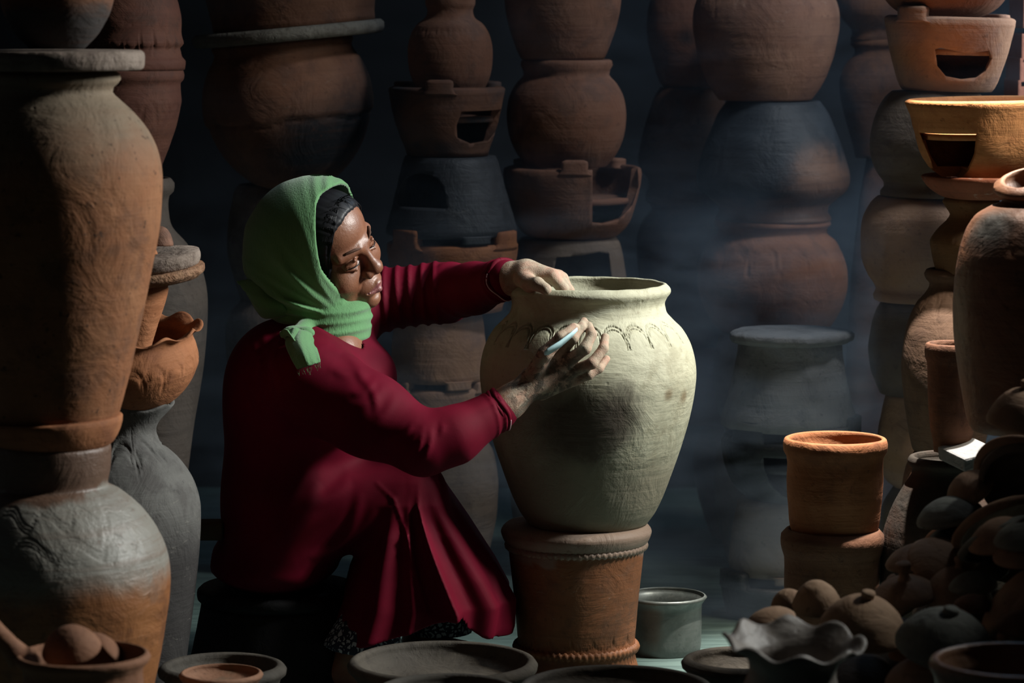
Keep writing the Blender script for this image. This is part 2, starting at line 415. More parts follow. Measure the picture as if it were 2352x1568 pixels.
# ================================================================== SETTING
def slab_obj(name, x0, x1, y0, y1, z0, z1, mat):
    o = bm_obj(name, box_bm((x0+x1)/2, (y0+y1)/2, (z0+z1)/2, x1-x0, y1-y0, z1-z0, 0), mat); tag(o, kind='structure'); return o
def floor_mat():
    m, t, bs = nt('worn_teal_floor'); tc = N(t, 'ShaderNodeTexCoord'); v = tc.outputs['Object']
    mp = N(t, 'ShaderNodeMapping'); mp.inputs['Scale'].default_value = (2, 14, 1); t.links.new(v, mp.inputs[0])
    n1 = noise(t, mp.outputs[0], 2.5, 6, 0.65, 0.5); n2 = noise(t, v, 8, 5, 0.6)
    c = mixc(t, ramp(t, n1, 0.4, 0.6), (0.05, 0.085, 0.08), (0.085, 0.135, 0.125))
    c = mixc(t, ramp(t, n2, 0.55, 0.7), c, (0.05, 0.07, 0.068))
    t.links.new(c, bs.inputs['Base Color']); bs.inputs['Roughness'].default_value = 0.6
    bp = N(t, 'ShaderNodeBump'); bp.inputs['Strength'].default_value = 0.4; bp.inputs['Distance'].default_value = 0.01
    t.links.new(n1, bp.inputs['Height']); t.links.new(bp.outputs[0], bs.inputs['Normal']); return m
MF = floor_mat(); MW = plain('dark_sooty_wall', (0.03, 0.032, 0.036), bump=0.4, bscale=12)
slab_obj('floor', -2.4, 3.6, 1.0, 8.4, -0.1, 0.0, MF)
slab_obj('wall_back', -2.4, 3.4, 8.3, 8.4, 0.0, 3.4, MW)
slab_obj('wall_left', -2.4, -2.3, 1.0, 8.3, 0.0, 3.4, MW)
slab_obj('ceiling', -2.4, 3.4, 1.0, 8.4, 3.4, 3.5, MW)
slab_obj('shade_wall_right', 1.5, 1.6, 5.95, 8.3, 0.0, 3.4, MW)  # unseen wall set close in; its jamb blocks light from the back stacks
slab_obj('shade_wall_right', 1.5, 1.6, 1.0, 4.2, 0.0, 3.4, MW)
slab_obj('shade_wall_right', 1.5, 1.6, 4.2, 5.95, 0.0, 1.30, MW)  # built high to keep direct light off the floor and lower pots
slab_obj('shade_wall_right', 1.5, 1.6, 4.2, 5.95, 2.95, 3.4, MW)
wf = bm_obj('shade_sill', box_bm(1.55, 5.08, 1.32, 0.16, 1.75, 0.04, 0.004), MW); tag(wf, kind='structure')  # unseen sill piece added on top of the shading wall

# ================================================================== LEFT FOREGROUND STACK (Y 5.0)
G_L = 'big jars at the left edge'
M['jar_top'] = clay('big_jar_clay', (0.38, 0.15, 0.065), (0.44, 0.195, 0.09), (0.22, 0.10, 0.055), bands=[(0.51, 0.38, (0.28, 0.225, 0.16))], streak=0.2, spot_c=(0.05, 0.025, 0.015), deep=0.8)
M['jar_low'] = clay('grey_slip_jar_clay', (0.32, 0.12, 0.04), (0.40, 0.16, 0.055), (0.20, 0.08, 0.035),
    bands=[(0.43, 0.375, (0.30, 0.30, 0.265)), (0.545, 0.530, (0.15, 0.075, 0.045))], patches=None, rough=0.5, spec=0.45)
Lx, LY = 128, 5.0
pot('clay_bowl', 'dark round-bottomed clay bowl cut off by the top edge, on the slab at far left', Lx+4, LY,
    [(118, -70), (132, -30), (128, 10), (112, 50), (88, 86), (62, 112, 1)], clay('smoked_bowl', (0.20, 0.075, 0.03), (0.27, 0.105, 0.045), (0.12, 0.06, 0.04), bands=[(0.05, 0.085, (0.045, 0.048, 0.05))]), cat='bowl', mode='open', n=120)
pot('clay_slab', 'thick round mottled slab lid between dark bowl and big jar at far left', Lx, LY,
    [(196, 116), (203, 122), (204, 140), (201, 156), (196, 160, 1)], 'slab', cat='slab', mode='solid', n=160, wob=0.004, ds=0.006)
pot('clay_jar', 'big shouldered terracotta jar with greyish shoulder under the slab, far left', Lx, LY,
    [(152, 164), (161, 170), (163, 182), (156, 192), (146, 200), (143, 212), (156, 226), (190, 258), (222, 298), (244, 345), (254, 400), (252, 460), (244, 530), (226, 620), (204, 720), (182, 810), (162, 890), (140, 960), (126, 978, 1)],
    'jar_top', cat='jar', group=G_L, n=160, ds=0.006, wob=0.006)
sc_ = pot('clay_saucer', 'shallow terracotta saucer tilted under the big jar, far left', Lx-2, LY,
    [(160, 962), (158, 975), (152, 992), (136, 1018), (120, 1030, 1)], 'terra', cat='saucer', mode='open', n=140, thick=0.012, floor_t=0.008, wob=0.006, tilt=(0.0, math.radians(-2.8)))
def wave_lines(zc, n, depth):
    def f(T, Z, R, F):
        dr = np.zeros_like(T)
        for k, off in enumerate((0.0, 0.042)):
            u = (T*n/(2*np.pi)+k*0.35); u = u-np.floor(u)
            saw = np.where(u < 0.82, u/0.82, (1-u)/0.18)
            zz = zc-off-0.018*saw+0.006*np.sin(u*6.28)
            for s in (-0.0055, 0, 0.0055):
                dr -= depth*np.exp(-((Z-zz-s)/0.0017)**2)*F
        return dr, np.zeros_like(T)
    return f
zb = P(Lx, 1881, LY).z
pot('clay_jar', 'wide jar with dark collar, grey shoulder and wavy combed lines, lower far left', Lx, LY,
    [(134, 1016), (140, 1024), (141, 1040), (138, 1075), (132, 1106), (134, 1114), (160, 1128), (205, 1166), (240, 1212), (262, 1260), (271, 1310), (269, 1370), (260, 1430), (248, 1500), (232, 1570), (212, 1660), (190, 1760), (168, 1840), (160, 1872, 1)],
    'jar_low', cat='jar', group=G_L, n=420, ds=0.0026, wob=0.006, disp=wave_lines(P(Lx, 1158, LY).z-zb, 15, 0.0015))
# bowl with lids, bottom left, nearer
M['terra_near'] = clay('near_terracotta', (0.38, 0.17, 0.09), (0.44, 0.21, 0.12), (0.28, 0.13, 0.08), streak=0.2)
BL = pot('clay_bowl', 'terracotta bowl with flared rim holding two lids, bottom left corner', 193, 4.5,
    [(152, 1503), (155, 1510), (150, 1519), (138, 1532), (137, 1560), (139, 1620), (128, 1690), (100, 1740), (80, 1752, 1)], 'terra_near', cat='bowl', n=120, thick=0.01)
bm = bmesh.new(); tube_bm(bm, [P(48, 1512, 4.5), P(20, 1482, 4.5), P(-10, 1452, 4.5), P(-60, 1400, 4.5)], [0.020, 0.0155, 0.0155, 0.0165], 14)
hd = bm_obj('handle', bm, M['terra_near'], None, True); hd.parent = BL; hd.location = -Vector(BL.location)

def lid(label, px, py, Y, rpx, nrm, mat, h=0.42, knob=0.0, kname='knob', hollow=True, group='clay lids in the heap', cat='lid', name='pot_cover', roll=0, squash=1.0, knob_w=0.16):
    """domed clay lid centred at a photo point; nrm = direction its top looks"""
    SEED[0] += 1; r = rpx*SC(Y)
    pr = [(r*0.10, h*r), (r*0.42, h*r*0.88), (r*0.74, h*r*0.58), (r*0.94, h*r*0.22), (r*1.0, 0.02*r), (r*0.985, -0.05*r), (r*0.93, -0.07*r, 1)]
    z0 = pr[-1][1]
    pts = [(a[0], a[1]-z0, len(a) > 2) for a in pr]
    me = lathe_mesh(name, pts, 'down' if hollow else 'solid', r*0.11, 56, None, 0.02, SEED[0], r*0.09, r*0.1)
    mt = M[mat]
    o = link(name, me, mt, None, P(px, py, Y)); tag(o, label, cat, group)
    o.rotation_mode = 'QUATERNION'; o.rotation_quaternion = Vector(nrm).normalized().to_track_quat('Z', 'Y')
    if knob:
        kz = h*r-z0; k = r*knob_w
        kp = [(k*0.5, kz+knob*r+k*0.2), (k*0.95, kz+knob*r), (k*1.0, kz+knob*r-k*0.5), (k*0.72, kz+knob*r-k*1.0), (k*0.6, kz+knob*r*0.3), (k*0.95, kz-r*0.03), (k*1.6, kz-r*0.09, 1)]
        km = lathe_mesh(kname, kp, 'solid', 0.01, 24, None, 0.02, SEED[0], k*0.3)
        link(kname, km, mt, o)
    return o
lid('round terracotta dome lid lying in the bottom left bowl', 165, 1496, 4.52, 70, (-0.12, -0.35, 1), 'terra_near', h=0.85, group='lids in the bottom left bowl')
lid('thin oval lid leaning behind the round one in the bottom left bowl', 252, 1498, 4.58, 62, (0.75, 0.1, 0.75), 'terra_near', h=0.35, group='lids in the bottom left bowl')

# ================================================================== SECOND LEFT STACK (Y 5.6)
def ruffle(n, amp_r, amp_z, ztop, zlow, ph=0.0):
    def f(T, Z, R, F):
        w_ = np.clip((Z-zlow)/(ztop-zlow), 0, 1.3)**1.6
        return amp_r*w_*np.cos(n*T+ph), amp_z*w_*np.sin(n*T+ph+0.5)
    return f
GY = 5.65; gx = 292
zb = P(gx, 1664, GY).z
zt = P(gx, 915, GY).z-zb
M['grey_jar'] = clay('grey_jar_clay', (0.17, 0.165, 0.155), (0.22, 0.215, 0.20), (0.11, 0.10, 0.095), bands=[(0.30, 0.42, (0.045, 0.04, 0.04))], whitish=0.25, streak=0.15)
pot('grey_jar', 'tall grey jar with crimped mouth and incised arches beside the wide jar, left', gx, GY,
    [(116, 926), (110, 936), (96, 952), (80, 972), (76, 992), (90, 1018), (128, 1055), (158, 1100), (174, 1150), (176, 1200), (172, 1260), (164, 1330), (154, 1410), (140, 1500), (126, 1580), (112, 1655, 1)],
    'grey_jar', cat='jar', n=260, ds=0.005, wob=0.008, thick=0.01,
    disp=combine(ruffle(6, 0.009, 0.010, zt, zt-0.050, 0.6), scallops(P(gx, 1062, GY).z-zb, 11, 0.034, 0.005, 0.0032, phase=0.2)))
ox = 302; zb = P(ox, 922, GY).z; zt = P(ox, 744, GY).z-zb
pot('ruffled_bowl', 'orange clay bowl with ruffled rim and incised arches on top of the grey jar', ox, GY,
    [(174, 756), (166, 759), (156, 767), (152, 778), (158, 798), (163, 828), (152, 860), (132, 890), (112, 910), (96, 922, 1)],
    'terra', cat='bowl', n=260, ds=0.004, wob=0.01, thick=0.009, tilt=(0.13, math.radians(-3)),
    disp=combine(ruffle(11, 0.009, 0.0115, zt, zt-0.022, 0.2), scallops(P(ox, 850, GY).z-zb, 19, 0.030, 0.0026, 0.0024)))
pot('clay_pot', 'tapering terracotta pot standing inside the ruffled bowl, left', 306, GY,
    [(74, 652), (76, 662), (70, 690), (58, 730), (45, 775), (34, 830), (30, 872, 1)], 'terra', cat='pot', n=90, tilt=(0, math.radians(2)))
pot('clay_saucer', 'brown shallow saucer under the broken slab, left', 318, GY,
    [(74, 640), (72, 648), (64, 655), (56, 662, 1)], 'terra_brown', cat='saucer', mode='solid', n=90, tilt=(0, math.radians(-5)))
M['slab_edge'] = clay('slab_orange_edge', (0.34, 0.17, 0.09), (0.42, 0.24, 0.14), (0.20, 0.10, 0.06), bump=2.0, streak=0, scale=2.5)
pot('clay_slab', 'broken round slab with crumbling orange edge, second stack from left', 346, GY,
    [(125, 617), (128, 624), (126, 634), (116, 641), (112, 645, 1)], 'slab_edge', cat='slab', mode='solid', n=160, wob=0.012, ds=0.004, tilt=(0.07, math.radians(-6)), group='two slabs in the second stack')
pot('clay_slab', 'grey-topped round slab on the broken slab, second stack from left', 344, GY,
    [(118, 584), (120, 592), (119, 604), (114, 614), (110, 616, 1)], 'slab', cat='slab', mode='solid', n=160, wob=0.008, ds=0.004, tilt=(0.07, math.radians(-6)), group='two slabs in the second stack')
lid('small dome lid with pale foot ring on the slab, second stack from left', 368, 563, GY-0.01, 31, (0.05, 0, 1), 'terra_dull', h=1.35, group='small lids on the slab', hollow=False)
lid('tiny lid half hidden behind the big jar, beside the small dome', 338, 582, GY-0.04, 24, (0.1, 0, 1), 'terra', h=0.7, group='small lids on the slab', hollow=False)

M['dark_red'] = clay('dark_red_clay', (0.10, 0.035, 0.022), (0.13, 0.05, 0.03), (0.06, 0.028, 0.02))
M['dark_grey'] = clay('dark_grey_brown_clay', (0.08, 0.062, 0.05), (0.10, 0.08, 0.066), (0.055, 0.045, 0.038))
# ================================================================== DARK JARS BEHIND LEFT (Y 6.6)
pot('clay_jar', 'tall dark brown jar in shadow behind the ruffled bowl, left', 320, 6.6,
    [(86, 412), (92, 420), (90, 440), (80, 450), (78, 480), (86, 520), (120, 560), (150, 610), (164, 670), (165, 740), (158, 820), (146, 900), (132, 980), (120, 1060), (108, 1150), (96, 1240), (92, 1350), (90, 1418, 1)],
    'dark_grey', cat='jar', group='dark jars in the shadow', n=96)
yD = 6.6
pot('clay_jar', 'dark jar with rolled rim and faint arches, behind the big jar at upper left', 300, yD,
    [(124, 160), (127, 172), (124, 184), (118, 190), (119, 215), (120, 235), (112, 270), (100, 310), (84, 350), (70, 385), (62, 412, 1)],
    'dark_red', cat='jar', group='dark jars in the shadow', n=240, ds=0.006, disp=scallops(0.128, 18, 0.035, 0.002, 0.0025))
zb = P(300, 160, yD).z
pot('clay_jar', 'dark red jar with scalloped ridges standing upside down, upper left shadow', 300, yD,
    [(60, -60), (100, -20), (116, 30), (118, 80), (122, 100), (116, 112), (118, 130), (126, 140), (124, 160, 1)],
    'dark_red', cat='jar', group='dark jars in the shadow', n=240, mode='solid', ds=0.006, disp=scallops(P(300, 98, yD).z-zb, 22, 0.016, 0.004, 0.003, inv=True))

# ================================================================== BIG POT UNDER TILTED SLAB (Y 7.0)
bx = 680; bY = 7.05
ti = math.radians(-5.2)
def crack(zc):
    def f(T, Z, R, F):
        zz = zc+0.004*np.sin(T*5)+0.003*np.sin(T*11+1)
        return -0.007*np.exp(-((Z-zz)/0.0035)**2)*F-0.006*(Z < zz)*F, np.zeros_like(T)
    return f
zb = P(bx, 425, bY).z
M['bigpot'] = clay('big_sooty_pot', (0.34, 0.15, 0.085), (0.42, 0.20, 0.115), (0.24, 0.12, 0.08), whitish=0.12,
                   patches=[((0.06, -0.16, 0.07), 0.12, (0.022, 0.025, 0.032)), ((0.14, -0.10, 0.12), 0.10, (0.022, 0.025, 0.032))])
pot('clay_pot', 'large cracked round pot with sooty base under the tilted slab, behind the headscarf', bx, bY,
    [(158, 92), (163, 100), (158, 112), (162, 125), (178, 150), (192, 190), (197, 230), (196, 262), (186, 300), (166, 345), (138, 382), (104, 412), (80, 425, 1)],
    'bigpot', cat='pot', n=160, ds=0.006, tilt=(0, ti), disp=crack(P(bx, 272, bY).z-zb), group='large round pots at the back')
pot('clay_slab', 'long tilted grey slab lid on the large cracked pot, top left', bx-16, bY,
    [(214, 62), (221, 70), (221, 82), (216, 91), (210, 93, 1)], 'slab_grey', cat='slab', mode='solid', n=140, tilt=(0, ti), wob=0.006, ds=0.008)
pot('clay_pot', 'dark pot cut off by the top edge, standing on the tilted slab', bx-4, bY,
    [(150, -110), (185, -70), (196, -30), (192, 10), (186, 40), (186, 58), (180, 63, 1)], 'terra_brown', cat='pot', n=96, tilt=(0, ti), group='large round pots at the back')
pot('clay_pot', 'black pot hidden in shadow below the large cracked pot', 640, 7.1,
    [(92, 426), (100, 436), (108, 470), (116, 520), (116, 580), (100, 640), (88, 680), (84, 690, 1)], 'greybrown', cat='pot', group='pots lost in shadow behind the woman')
pot('clay_pot', 'dim pot in shadow at the back, left of the shoulder', 640, 7.1,
    [(88, 690), (112, 720), (120, 770), (116, 830), (104, 880), (92, 910), (90, 918, 1)], 'greybrown', cat='pot', group='pots lost in shadow behind the woman')
pot('clay_jar', 'tall dim jar at the back, left of the seated back', 640, 7.1,
    [(92, 918), (98, 930), (112, 980), (120, 1050), (112, 1150), (98, 1240), (90, 1320, 1)], 'greybrown', cat='jar', group='pots lost in shadow behind the woman')

# ================================================================== COLUMN 3 (Y 6.95)
c3 = 1035; y3 = 6.95
zb = P(c3, 205, y3).z
pot('clay_jar', 'dim jar with ringed neck standing on the upper brown stove, top centre', c3, y3,
    [(50, -40), (56, -20), (57, 10), (52, 22), (56, 40), (72, 52), (78, 58), (90, 78), (97, 110), (97, 145), (90, 180), (78, 204, 1)],
    'terra_dull', cat='jar', n=160, ds=0.006, disp=scallops(P(c3, 82, y3).z-zb, 20, 0.014, 0.002, 0.002))
arc = lambda cx, cy, rx, ry, a0, a1, k=10: [(cx+rx*math.cos(math.radians(a0+(a1-a0)*i/k)), cy+ry*math.sin(math.radians(a0+(a1-a0)*i/k))) for i in range(k+1)]
stove('dim brown stove with broad rest and dark side hole, below the ringed jar', 1027, y3,
    [(134, 204), (132, 215), (126, 250), (116, 290), (104, 325), (96, 345), (94, 356, 1)], 'terra_soot',
    opening=[(1062, 252), (1160, 250), (1148, 290), (1120, 322), (1080, 326), (1052, 312), (1050, 285)], lugs=[(980, 1046, 180, 214)], back_lugs=[(905, 950, 188, 212), (1100, 1150, 188, 212)])
stove('black upside-down stove with round arch opening, centre column', 1036, y3,
    [(104, 358), (110, 372), (120, 410), (132, 455), (144, 500), (150, 522), (150, 534, 1)], 'black', mode='down',
    opening=[(918, 470)]+arc(972, 448, 56, 56, 170, 370)+[(1030, 470)], lugs=[(1064, 1128, 533, 552)])
stove('terracotta stove with pale lumps on its rim, behind the head', 1040, y3,
    [(150, 560), (150, 575), (144, 610), (136, 650), (124, 685), (116, 700), (114, 712, 1)], 'terra',
    lugs=[(906, 966, 518, 566), (1142, 1186, 524, 566)])
stove('dusty pink upside-down stove below the reaching arm', 1008, y3,
    [(94, 714), (100, 724), (106, 770), (109, 820), (111, 855), (111, 866, 1)], 'terra_pale', mode='down', lugs=[(1026, 1084, 864, 886)])
stove('dusty stove with knobbly rim under the pink one, right of the bust', 1008, y3,
    [(110, 890), (109, 905), (106, 950), (100, 990), (96, 1010, 1)], 'terra_pale', lugs=[(904, 944, 866, 896), (1096, 1112, 870, 896)])
pot('clay_pot', 'large dim pot in haze between knee and round jar', 1020, y3,
    [(98, 1012), (112, 1030), (124, 1080), (126, 1140), (118, 1210), (100, 1280), (88, 1330), (86, 1350, 1)], 'greybrown', cat='pot', group='dim pots in the haze', mode='solid')

# ================================================================== COLUMN 4 (Y 7.1)
c4 = 1302; y4 = 7.1
pot('clay_pot', 'big dark pot cut off by the top edge above the rimmed pot, centre', c4-10, y4,
    [(120, -90), (132, -40), (134, 0), (126, 50), (112, 95), (98, 130), (94, 136, 1)], 'terra_dull', cat='pot', group='round pots in the centre column')
pot('clay_pot', 'round dull pot with flat rim and pale chip, centre column', c4, y4,
    [(104, 140), (106, 150), (100, 160), (98, 172), (116, 192), (132, 225), (137, 265), (132, 310), (116, 350), (96, 376), (90, 382, 1)], 'terra_dull', cat='pot', group='round pots in the centre column', n=120)
stove('stove with wide missing front and knobbed rest, behind the hand', 1314, y4,
    [(158, 388), (160, 398), (156, 430), (146, 470), (132, 510), (114, 532), (98, 544, 1)], 'terra_dull',
    opening=[(1358, 340), (1358, 505), (1380, 508), (1420, 500), (1452, 470), (1466, 430), (1462, 340)], lugs=[(1285, 1348, 360, 394)], back_lugs=[(1180, 1230, 368, 392), (1400, 1440, 368, 392)], open_depth=0.04)
stove('upside-down stove with square hole, right above the round jar mouth', 1306, y4,
    [(110, 546), (116, 556), (124, 590), (132, 640), (140, 690), (142, 712, 1)], 'greybrown', mode='down',
    opening=[(1276, 582), (1340, 576), (1372, 570), (1396, 576), (1404, 660), (1262, 660)])
pot('clay_pot', 'pot hidden behind the round jar, only its haze-dim edges showing', 1330, y4,
    [(130, 715), (150, 760), (160, 830), (150, 920), (130, 980), (120, 1000, 1)], 'greybrown', cat='pot', group='dim pots in the haze', mode='solid')
pot('clay_pot', 'lowest pot behind the round jar and its stand', 1330, y4,
    [(124, 1002), (150, 1050), (160, 1120), (150, 1200), (120, 1280), (110, 1317, 1)], 'greybrown', cat='pot', group='dim pots in the haze', mode='solid')

# ================================================================== COLUMN 5 (Y 7.55)
c5 = 1590; y5 = 7.55
M['dotpot'] = clay('spotted_pot', (0.24, 0.10, 0.065), (0.30, 0.13, 0.08), (0.18, 0.09, 0.06), patches=[((-0.02, -0.13, 0.12), 0.035, (0.03, 0.032, 0.038)), ((0.02, -0.12, 0.07), 0.03, (0.03, 0.032, 0.038))])
pot('clay_pot', 'dark red pot with sooty spots, top right of centre', c5-2, y5,
    [(80, -40), (96, 0), (104, 50), (100, 100), (86, 150), (72, 190), (64, 199, 1)], 'dotpot', cat='pot', group='pots behind the right centre column')
pot('clay_pot', 'black-brown upside-down pot below the spotted red pot', c5-10, y5,
    [(66, 201), (82, 230), (100, 290), (112, 345), (114, 375), (106, 395), (92, 408), (90, 425), (96, 440), (98, 450, 1)], 'terra_brown', cat='pot', mode='down', group='pots behind the right centre column')
pot('clay_pot', 'hazy round-shouldered pot with thin rim above the jar mouth, right', c5-10, y5,
    [(98, 452), (98, 460), (86, 470), (84, 480), (104, 505), (118, 540), (120, 580), (112, 640), (98, 700), (86, 760), (80, 790, 1)], 'terra_brown', cat='pot', group='pots behind the right centre column')
pot('clay_jar', 'hazy dark pot left of the ash grey stove', c5+62, y5,
    [(78, 792), (100, 760), (122, 800), (124, 860), (116, 930), (100, 960), (96, 968, 1)][0:1]+[(92, 800), (110, 840), (112, 890), (100, 940), (92, 968, 1)], 'terra_dull', cat='pot', group='hazy pots behind the grey stove', mode='solid')
pot('clay_jar', 'hazy dark jar with wide shoulder left of the black stove', c5+110, y5,
    [(70, 970), (90, 990), (110, 1040), (108, 1090), (94, 1150), (74, 1210), (60, 1236, 1)], 'terra_dull', cat='jar', group='hazy pots behind the grey stove', mode='solid')

# ================================================================== COLUMN 6 (Y 7.2)
c6 = 1765; y6 = 7.2
zb = P(c6-8, 229, y6).z
pot('clay_pot', 'large brown pot with pale drips above the blue-black pot', c6-8, y6,
    [(120, -50), (150, -20), (166, 20), (168, 60), (160, 110), (146, 160), (124, 205), (106, 229, 1)],
    clay('dripped_pot', (0.26, 0.13, 0.085), (0.32, 0.17, 0.11), (0.20, 0.10, 0.07), whitish=0.22), cat='pot', n=180, ds=0.008, disp=scallops(P(c6-8, 22, y6).z-zb, 15, 0.04, 0.003, 0.003, tassel=0.02), group='large pots in the right centre column')
M['bluepot'] = clay('smoked_blue_black_pot', (0.035, 0.044, 0.056), (0.05, 0.06, 0.072), (0.028, 0.034, 0.042), patches=[((0.10, -0.13, 0.10), 0.085, (0.20, 0.11, 0.075)), ((0.12, -0.05, 0.02), 0.12, (0.18, 0.10, 0.07))], bands=[(0.035, 0.06, (0.18, 0.10, 0.075))], rough=0.55)
pot('clay_pot', 'blue-black smoked pot standing upside down, right centre', c6+10, y6,
    [(108, 232), (128, 262), (152, 320), (170, 375), (176, 410), (168, 436), (142, 458), (126, 472), (124, 485), (132, 498), (133, 503, 1)], 'bluepot', cat='pot', mode='down', n=140, group='large pots in the right centre column')
zb = P(c6+8, 758, y6).z
pot('clay_pot', 'large hazy terracotta pot with incised arches and tassels, above the grey stove', c6+8, y6,
    [(132, 506), (134, 514), (126, 522), (124, 534), (148, 556), (164, 590), (172, 630), (170, 670), (156, 710), (134, 745), (120, 758, 1)],
    'terra_dull', cat='pot', n=260, ds=0.006, disp=scallops(P(c6+8, 600, y6).z-zb, 15, 0.044, 0.0036, 0.003, tassel=0.022), group='large pots in the right centre column')
pot('clay_pot', 'pot behind the ash grey stove carrying the hazy column', c6+8, y6, [(118, 760), (132, 800), (136, 860), (126, 930), (110, 980), (108, 990, 1)], 'greybrown', group='pots carrying the right centre column', mode='solid')
pot('clay_pot', 'lowest pot carrying the hazy column behind the black stove', c6+8, y6, [(110, 992), (130, 1040), (136, 1110), (126, 1200), (106, 1280), (100, 1299, 1)], 'greybrown', group='pots carrying the right centre column', mode='solid')

# stoves in front of it (Y 6.6)
s6 = 1812; ys = 6.6
st = stove('ash grey upside-down stove with flat overhanging top, right of centre', s6, ys,
    [(116, 772), (118, 782), (124, 830), (134, 880), (146, 930), (156, 958), (156, 972, 1)], 'ash', mode='down', lugs=[(1880, 1940, 968, 992)], grate=False)
tp = lathe_mesh('base_plate', [(0.118, 0.190), (0.128, 0.184), (0.127, 0.170), (0.118, 0.166, 1)], 'solid', 0.01, 90, lambda T, Z, R, F: (0.004*np.sin(T*9)*np.sin(T*4+1)+0.012*np.exp(-((T-1.9)/0.35)**2), 0*T), 0.01, 5, 0.006)
zt = P(s6, 772, ys).z-P(s6, 972, ys).z
for v in tp.vertices: v.co.z += zt-0.178
link('base_plate', tp, M['ash'], st)
stove('black stove with curved fire opening under the ash grey one', s6+4, ys,
    [(156, 1000), (160, 1008), (158, 1040), (148, 1080), (130, 1115), (108, 1135), (100, 1141, 1)], 'black',
    opening=arc(1826, 1030, 84, 100, 0, 180, 12), lugs=[(1675, 1740, 950, 1006), (1935, 1975, 948, 1006)])
stove('pale brown upside-down stove between black stoves, right of centre', 1790, ys,
    [(92, 1143), (98, 1154), (106, 1200), (112, 1250), (116, 1290), (112, 1308, 1)], 'greybrown', mode='down', lugs=[(1768, 1830, 1306, 1326)])
stove('black stove with corner rests at floor level, right of the metal basin', 1795, ys,
    [(140, 1336), (140, 1345), (134, 1380), (126, 1410), (120, 1419, 1)], 'black', lugs=[(1642, 1700, 1300, 1340), (1890, 1935, 1300, 1340)])

# ================================================================== COLUMN 7 (Y 7.5)
c7 = 2010; y7 = 7.5
pot('clay_jar', 'reddish jar upside down at the top, behind the clay stove with the lump', c7, y7,
    [(50, -60), (80, -30), (92, 0), (86, 30), (66, 55), (54, 68), (54, 80), (58, 90, 1)], 'terra_brown', cat='jar', mode='down', group='dark jars behind the pale globe pots')
pot('clay_jar', 'dark jar with flared neck behind the pale globe pots, right', c7, y7,
    [(58, 92), (60, 102), (50, 112), (50, 124), (66, 142), (80, 170), (84, 205), (76, 250), (62, 300), (50, 340), (44, 362, 1)], 'terra_brown', cat='jar', group='dark jars behind the pale globe pots')
pot('clay_jar', 'dark conical jar behind the lower pale globe pot, right', c7, y7,
    [(30, 364), (36, 400), (44, 450), (52, 520), (60, 600), (66, 700), (70, 800), (74, 900), (80, 1100), (80, 1245, 1)], 'terra_brown', cat='jar', group='dark jars behind the pale globe pots', mode='solid')

# ================================================================== COLUMN 8: pale globe pots (Y 6.6)
c8 = 2140; y8 = 6.6
G8 = 'pale globe pots stacked upside down'
M['globe'] = clay('pale_globe_clay', (0.36, 0.22, 0.145), (0.42, 0.26, 0.17), (0.28, 0.175, 0.13), streak=0.1)
pot('clay_pot', 'red-brown pot at the very top, its round base over the clay stove', 2170, y8,
    [(150, -60), (148, -20), (120, 18), (80, 40), (50, 46, 1)], 'terra_dull', cat='pot')
stove('clay stove with rim lump and half-moon hole, top right', 2175, y8,
    [(150, 44), (149, 56), (142, 90), (132, 130), (120, 170), (108, 200), (102, 208, 1)], 'terra_pale',
    opening=[(2128, 112)]+[(2140, 108), (2200, 120), (2252, 112), (2260, 130), (2248, 158), (2225, 174), (2190, 178), (2155, 172), (2135, 150)],
    lugs=[(2046, 2104, 14, 52)], back_lugs=[(2264, 2318, 30, 50)], tilt=(0, math.radians(1.5)))
pot('clay_pot', 'pale globe pot upside down directly under the clay stove, right', c8+2, y8,
    [(96, 208), (112, 222), (132, 260), (144, 310), (144, 350), (134, 385), (122, 405), (112, 418), (112, 428), (120, 438), (120, 446, 1)], 'greybrown', cat='pot', group=G8, mode='down', n=140)
pot('clay_pot', 'brightest pale globe pot upside down, second below the clay stove', c8-26, y8,
    [(100, 450), (116, 464), (134, 500), (140, 550), (136, 595), (122, 630), (108, 650), (102, 662), (108, 676), (106, 686, 1)], 'globe', cat='pot', group=G8, mode='down', n=140)
pot('clay_pot', 'hazy pale globe pot upside down, third below the clay stove', c8-24, y8,
    [(92, 690), (104, 708), (116, 750), (122, 800), (116, 850), (104, 880), (96, 900, 1)], 'greybrown', cat='pot', group=G8, mode='down', n=140)
pot('clay_pot', 'pinkish pale pot in smoke at the foot of the globe pot column', c8-16, y8,
    [(92, 902), (102, 950), (110, 1010), (106, 1060), (90, 1100), (70, 1116, 1)], 'globe', cat='pot', group=G8, mode='down', n=120)
pot('clay_pot', 'low pot on the floor carrying the globe pot column', c8-16, y8, [(76, 1118), (100, 1160), (110, 1230), (100, 1330), (90, 1419, 1)], 'greybrown', group=G8, mode='solid')
# bricks at the far right edge
br = plain('red_brick', (0.30, 0.13, 0.09), bump=0.5)
for i, (py, w_) in enumerate(((30, 0.10), (110, 0.104), (165, 0.11), (215, 0.12))):
    p = P(2352-8, py, 7.0)
    o = bm_obj('brick', box_bm(0, 0, 0, 0.11, 0.2, 0.066, 0.004), br, None); o.location = (p.x+0.045-i*0.004, p.y, p.z)
    tag(o, ('red brick at the top right edge, topmost', 'red brick at the right edge, second from top', 'red brick at the right edge, third from top', 'lowest red brick showing at the right edge')[i], 'brick', 'bricks at the right edge')
pot('clay_jar', 'dark jar under the bricks at the right edge', 2370, 7.0, [(60, 240), (80, 300), (90, 420), (80, 600), (76, 900), (80, 1337, 1)], 'greybrown', cat='jar', mode='solid')

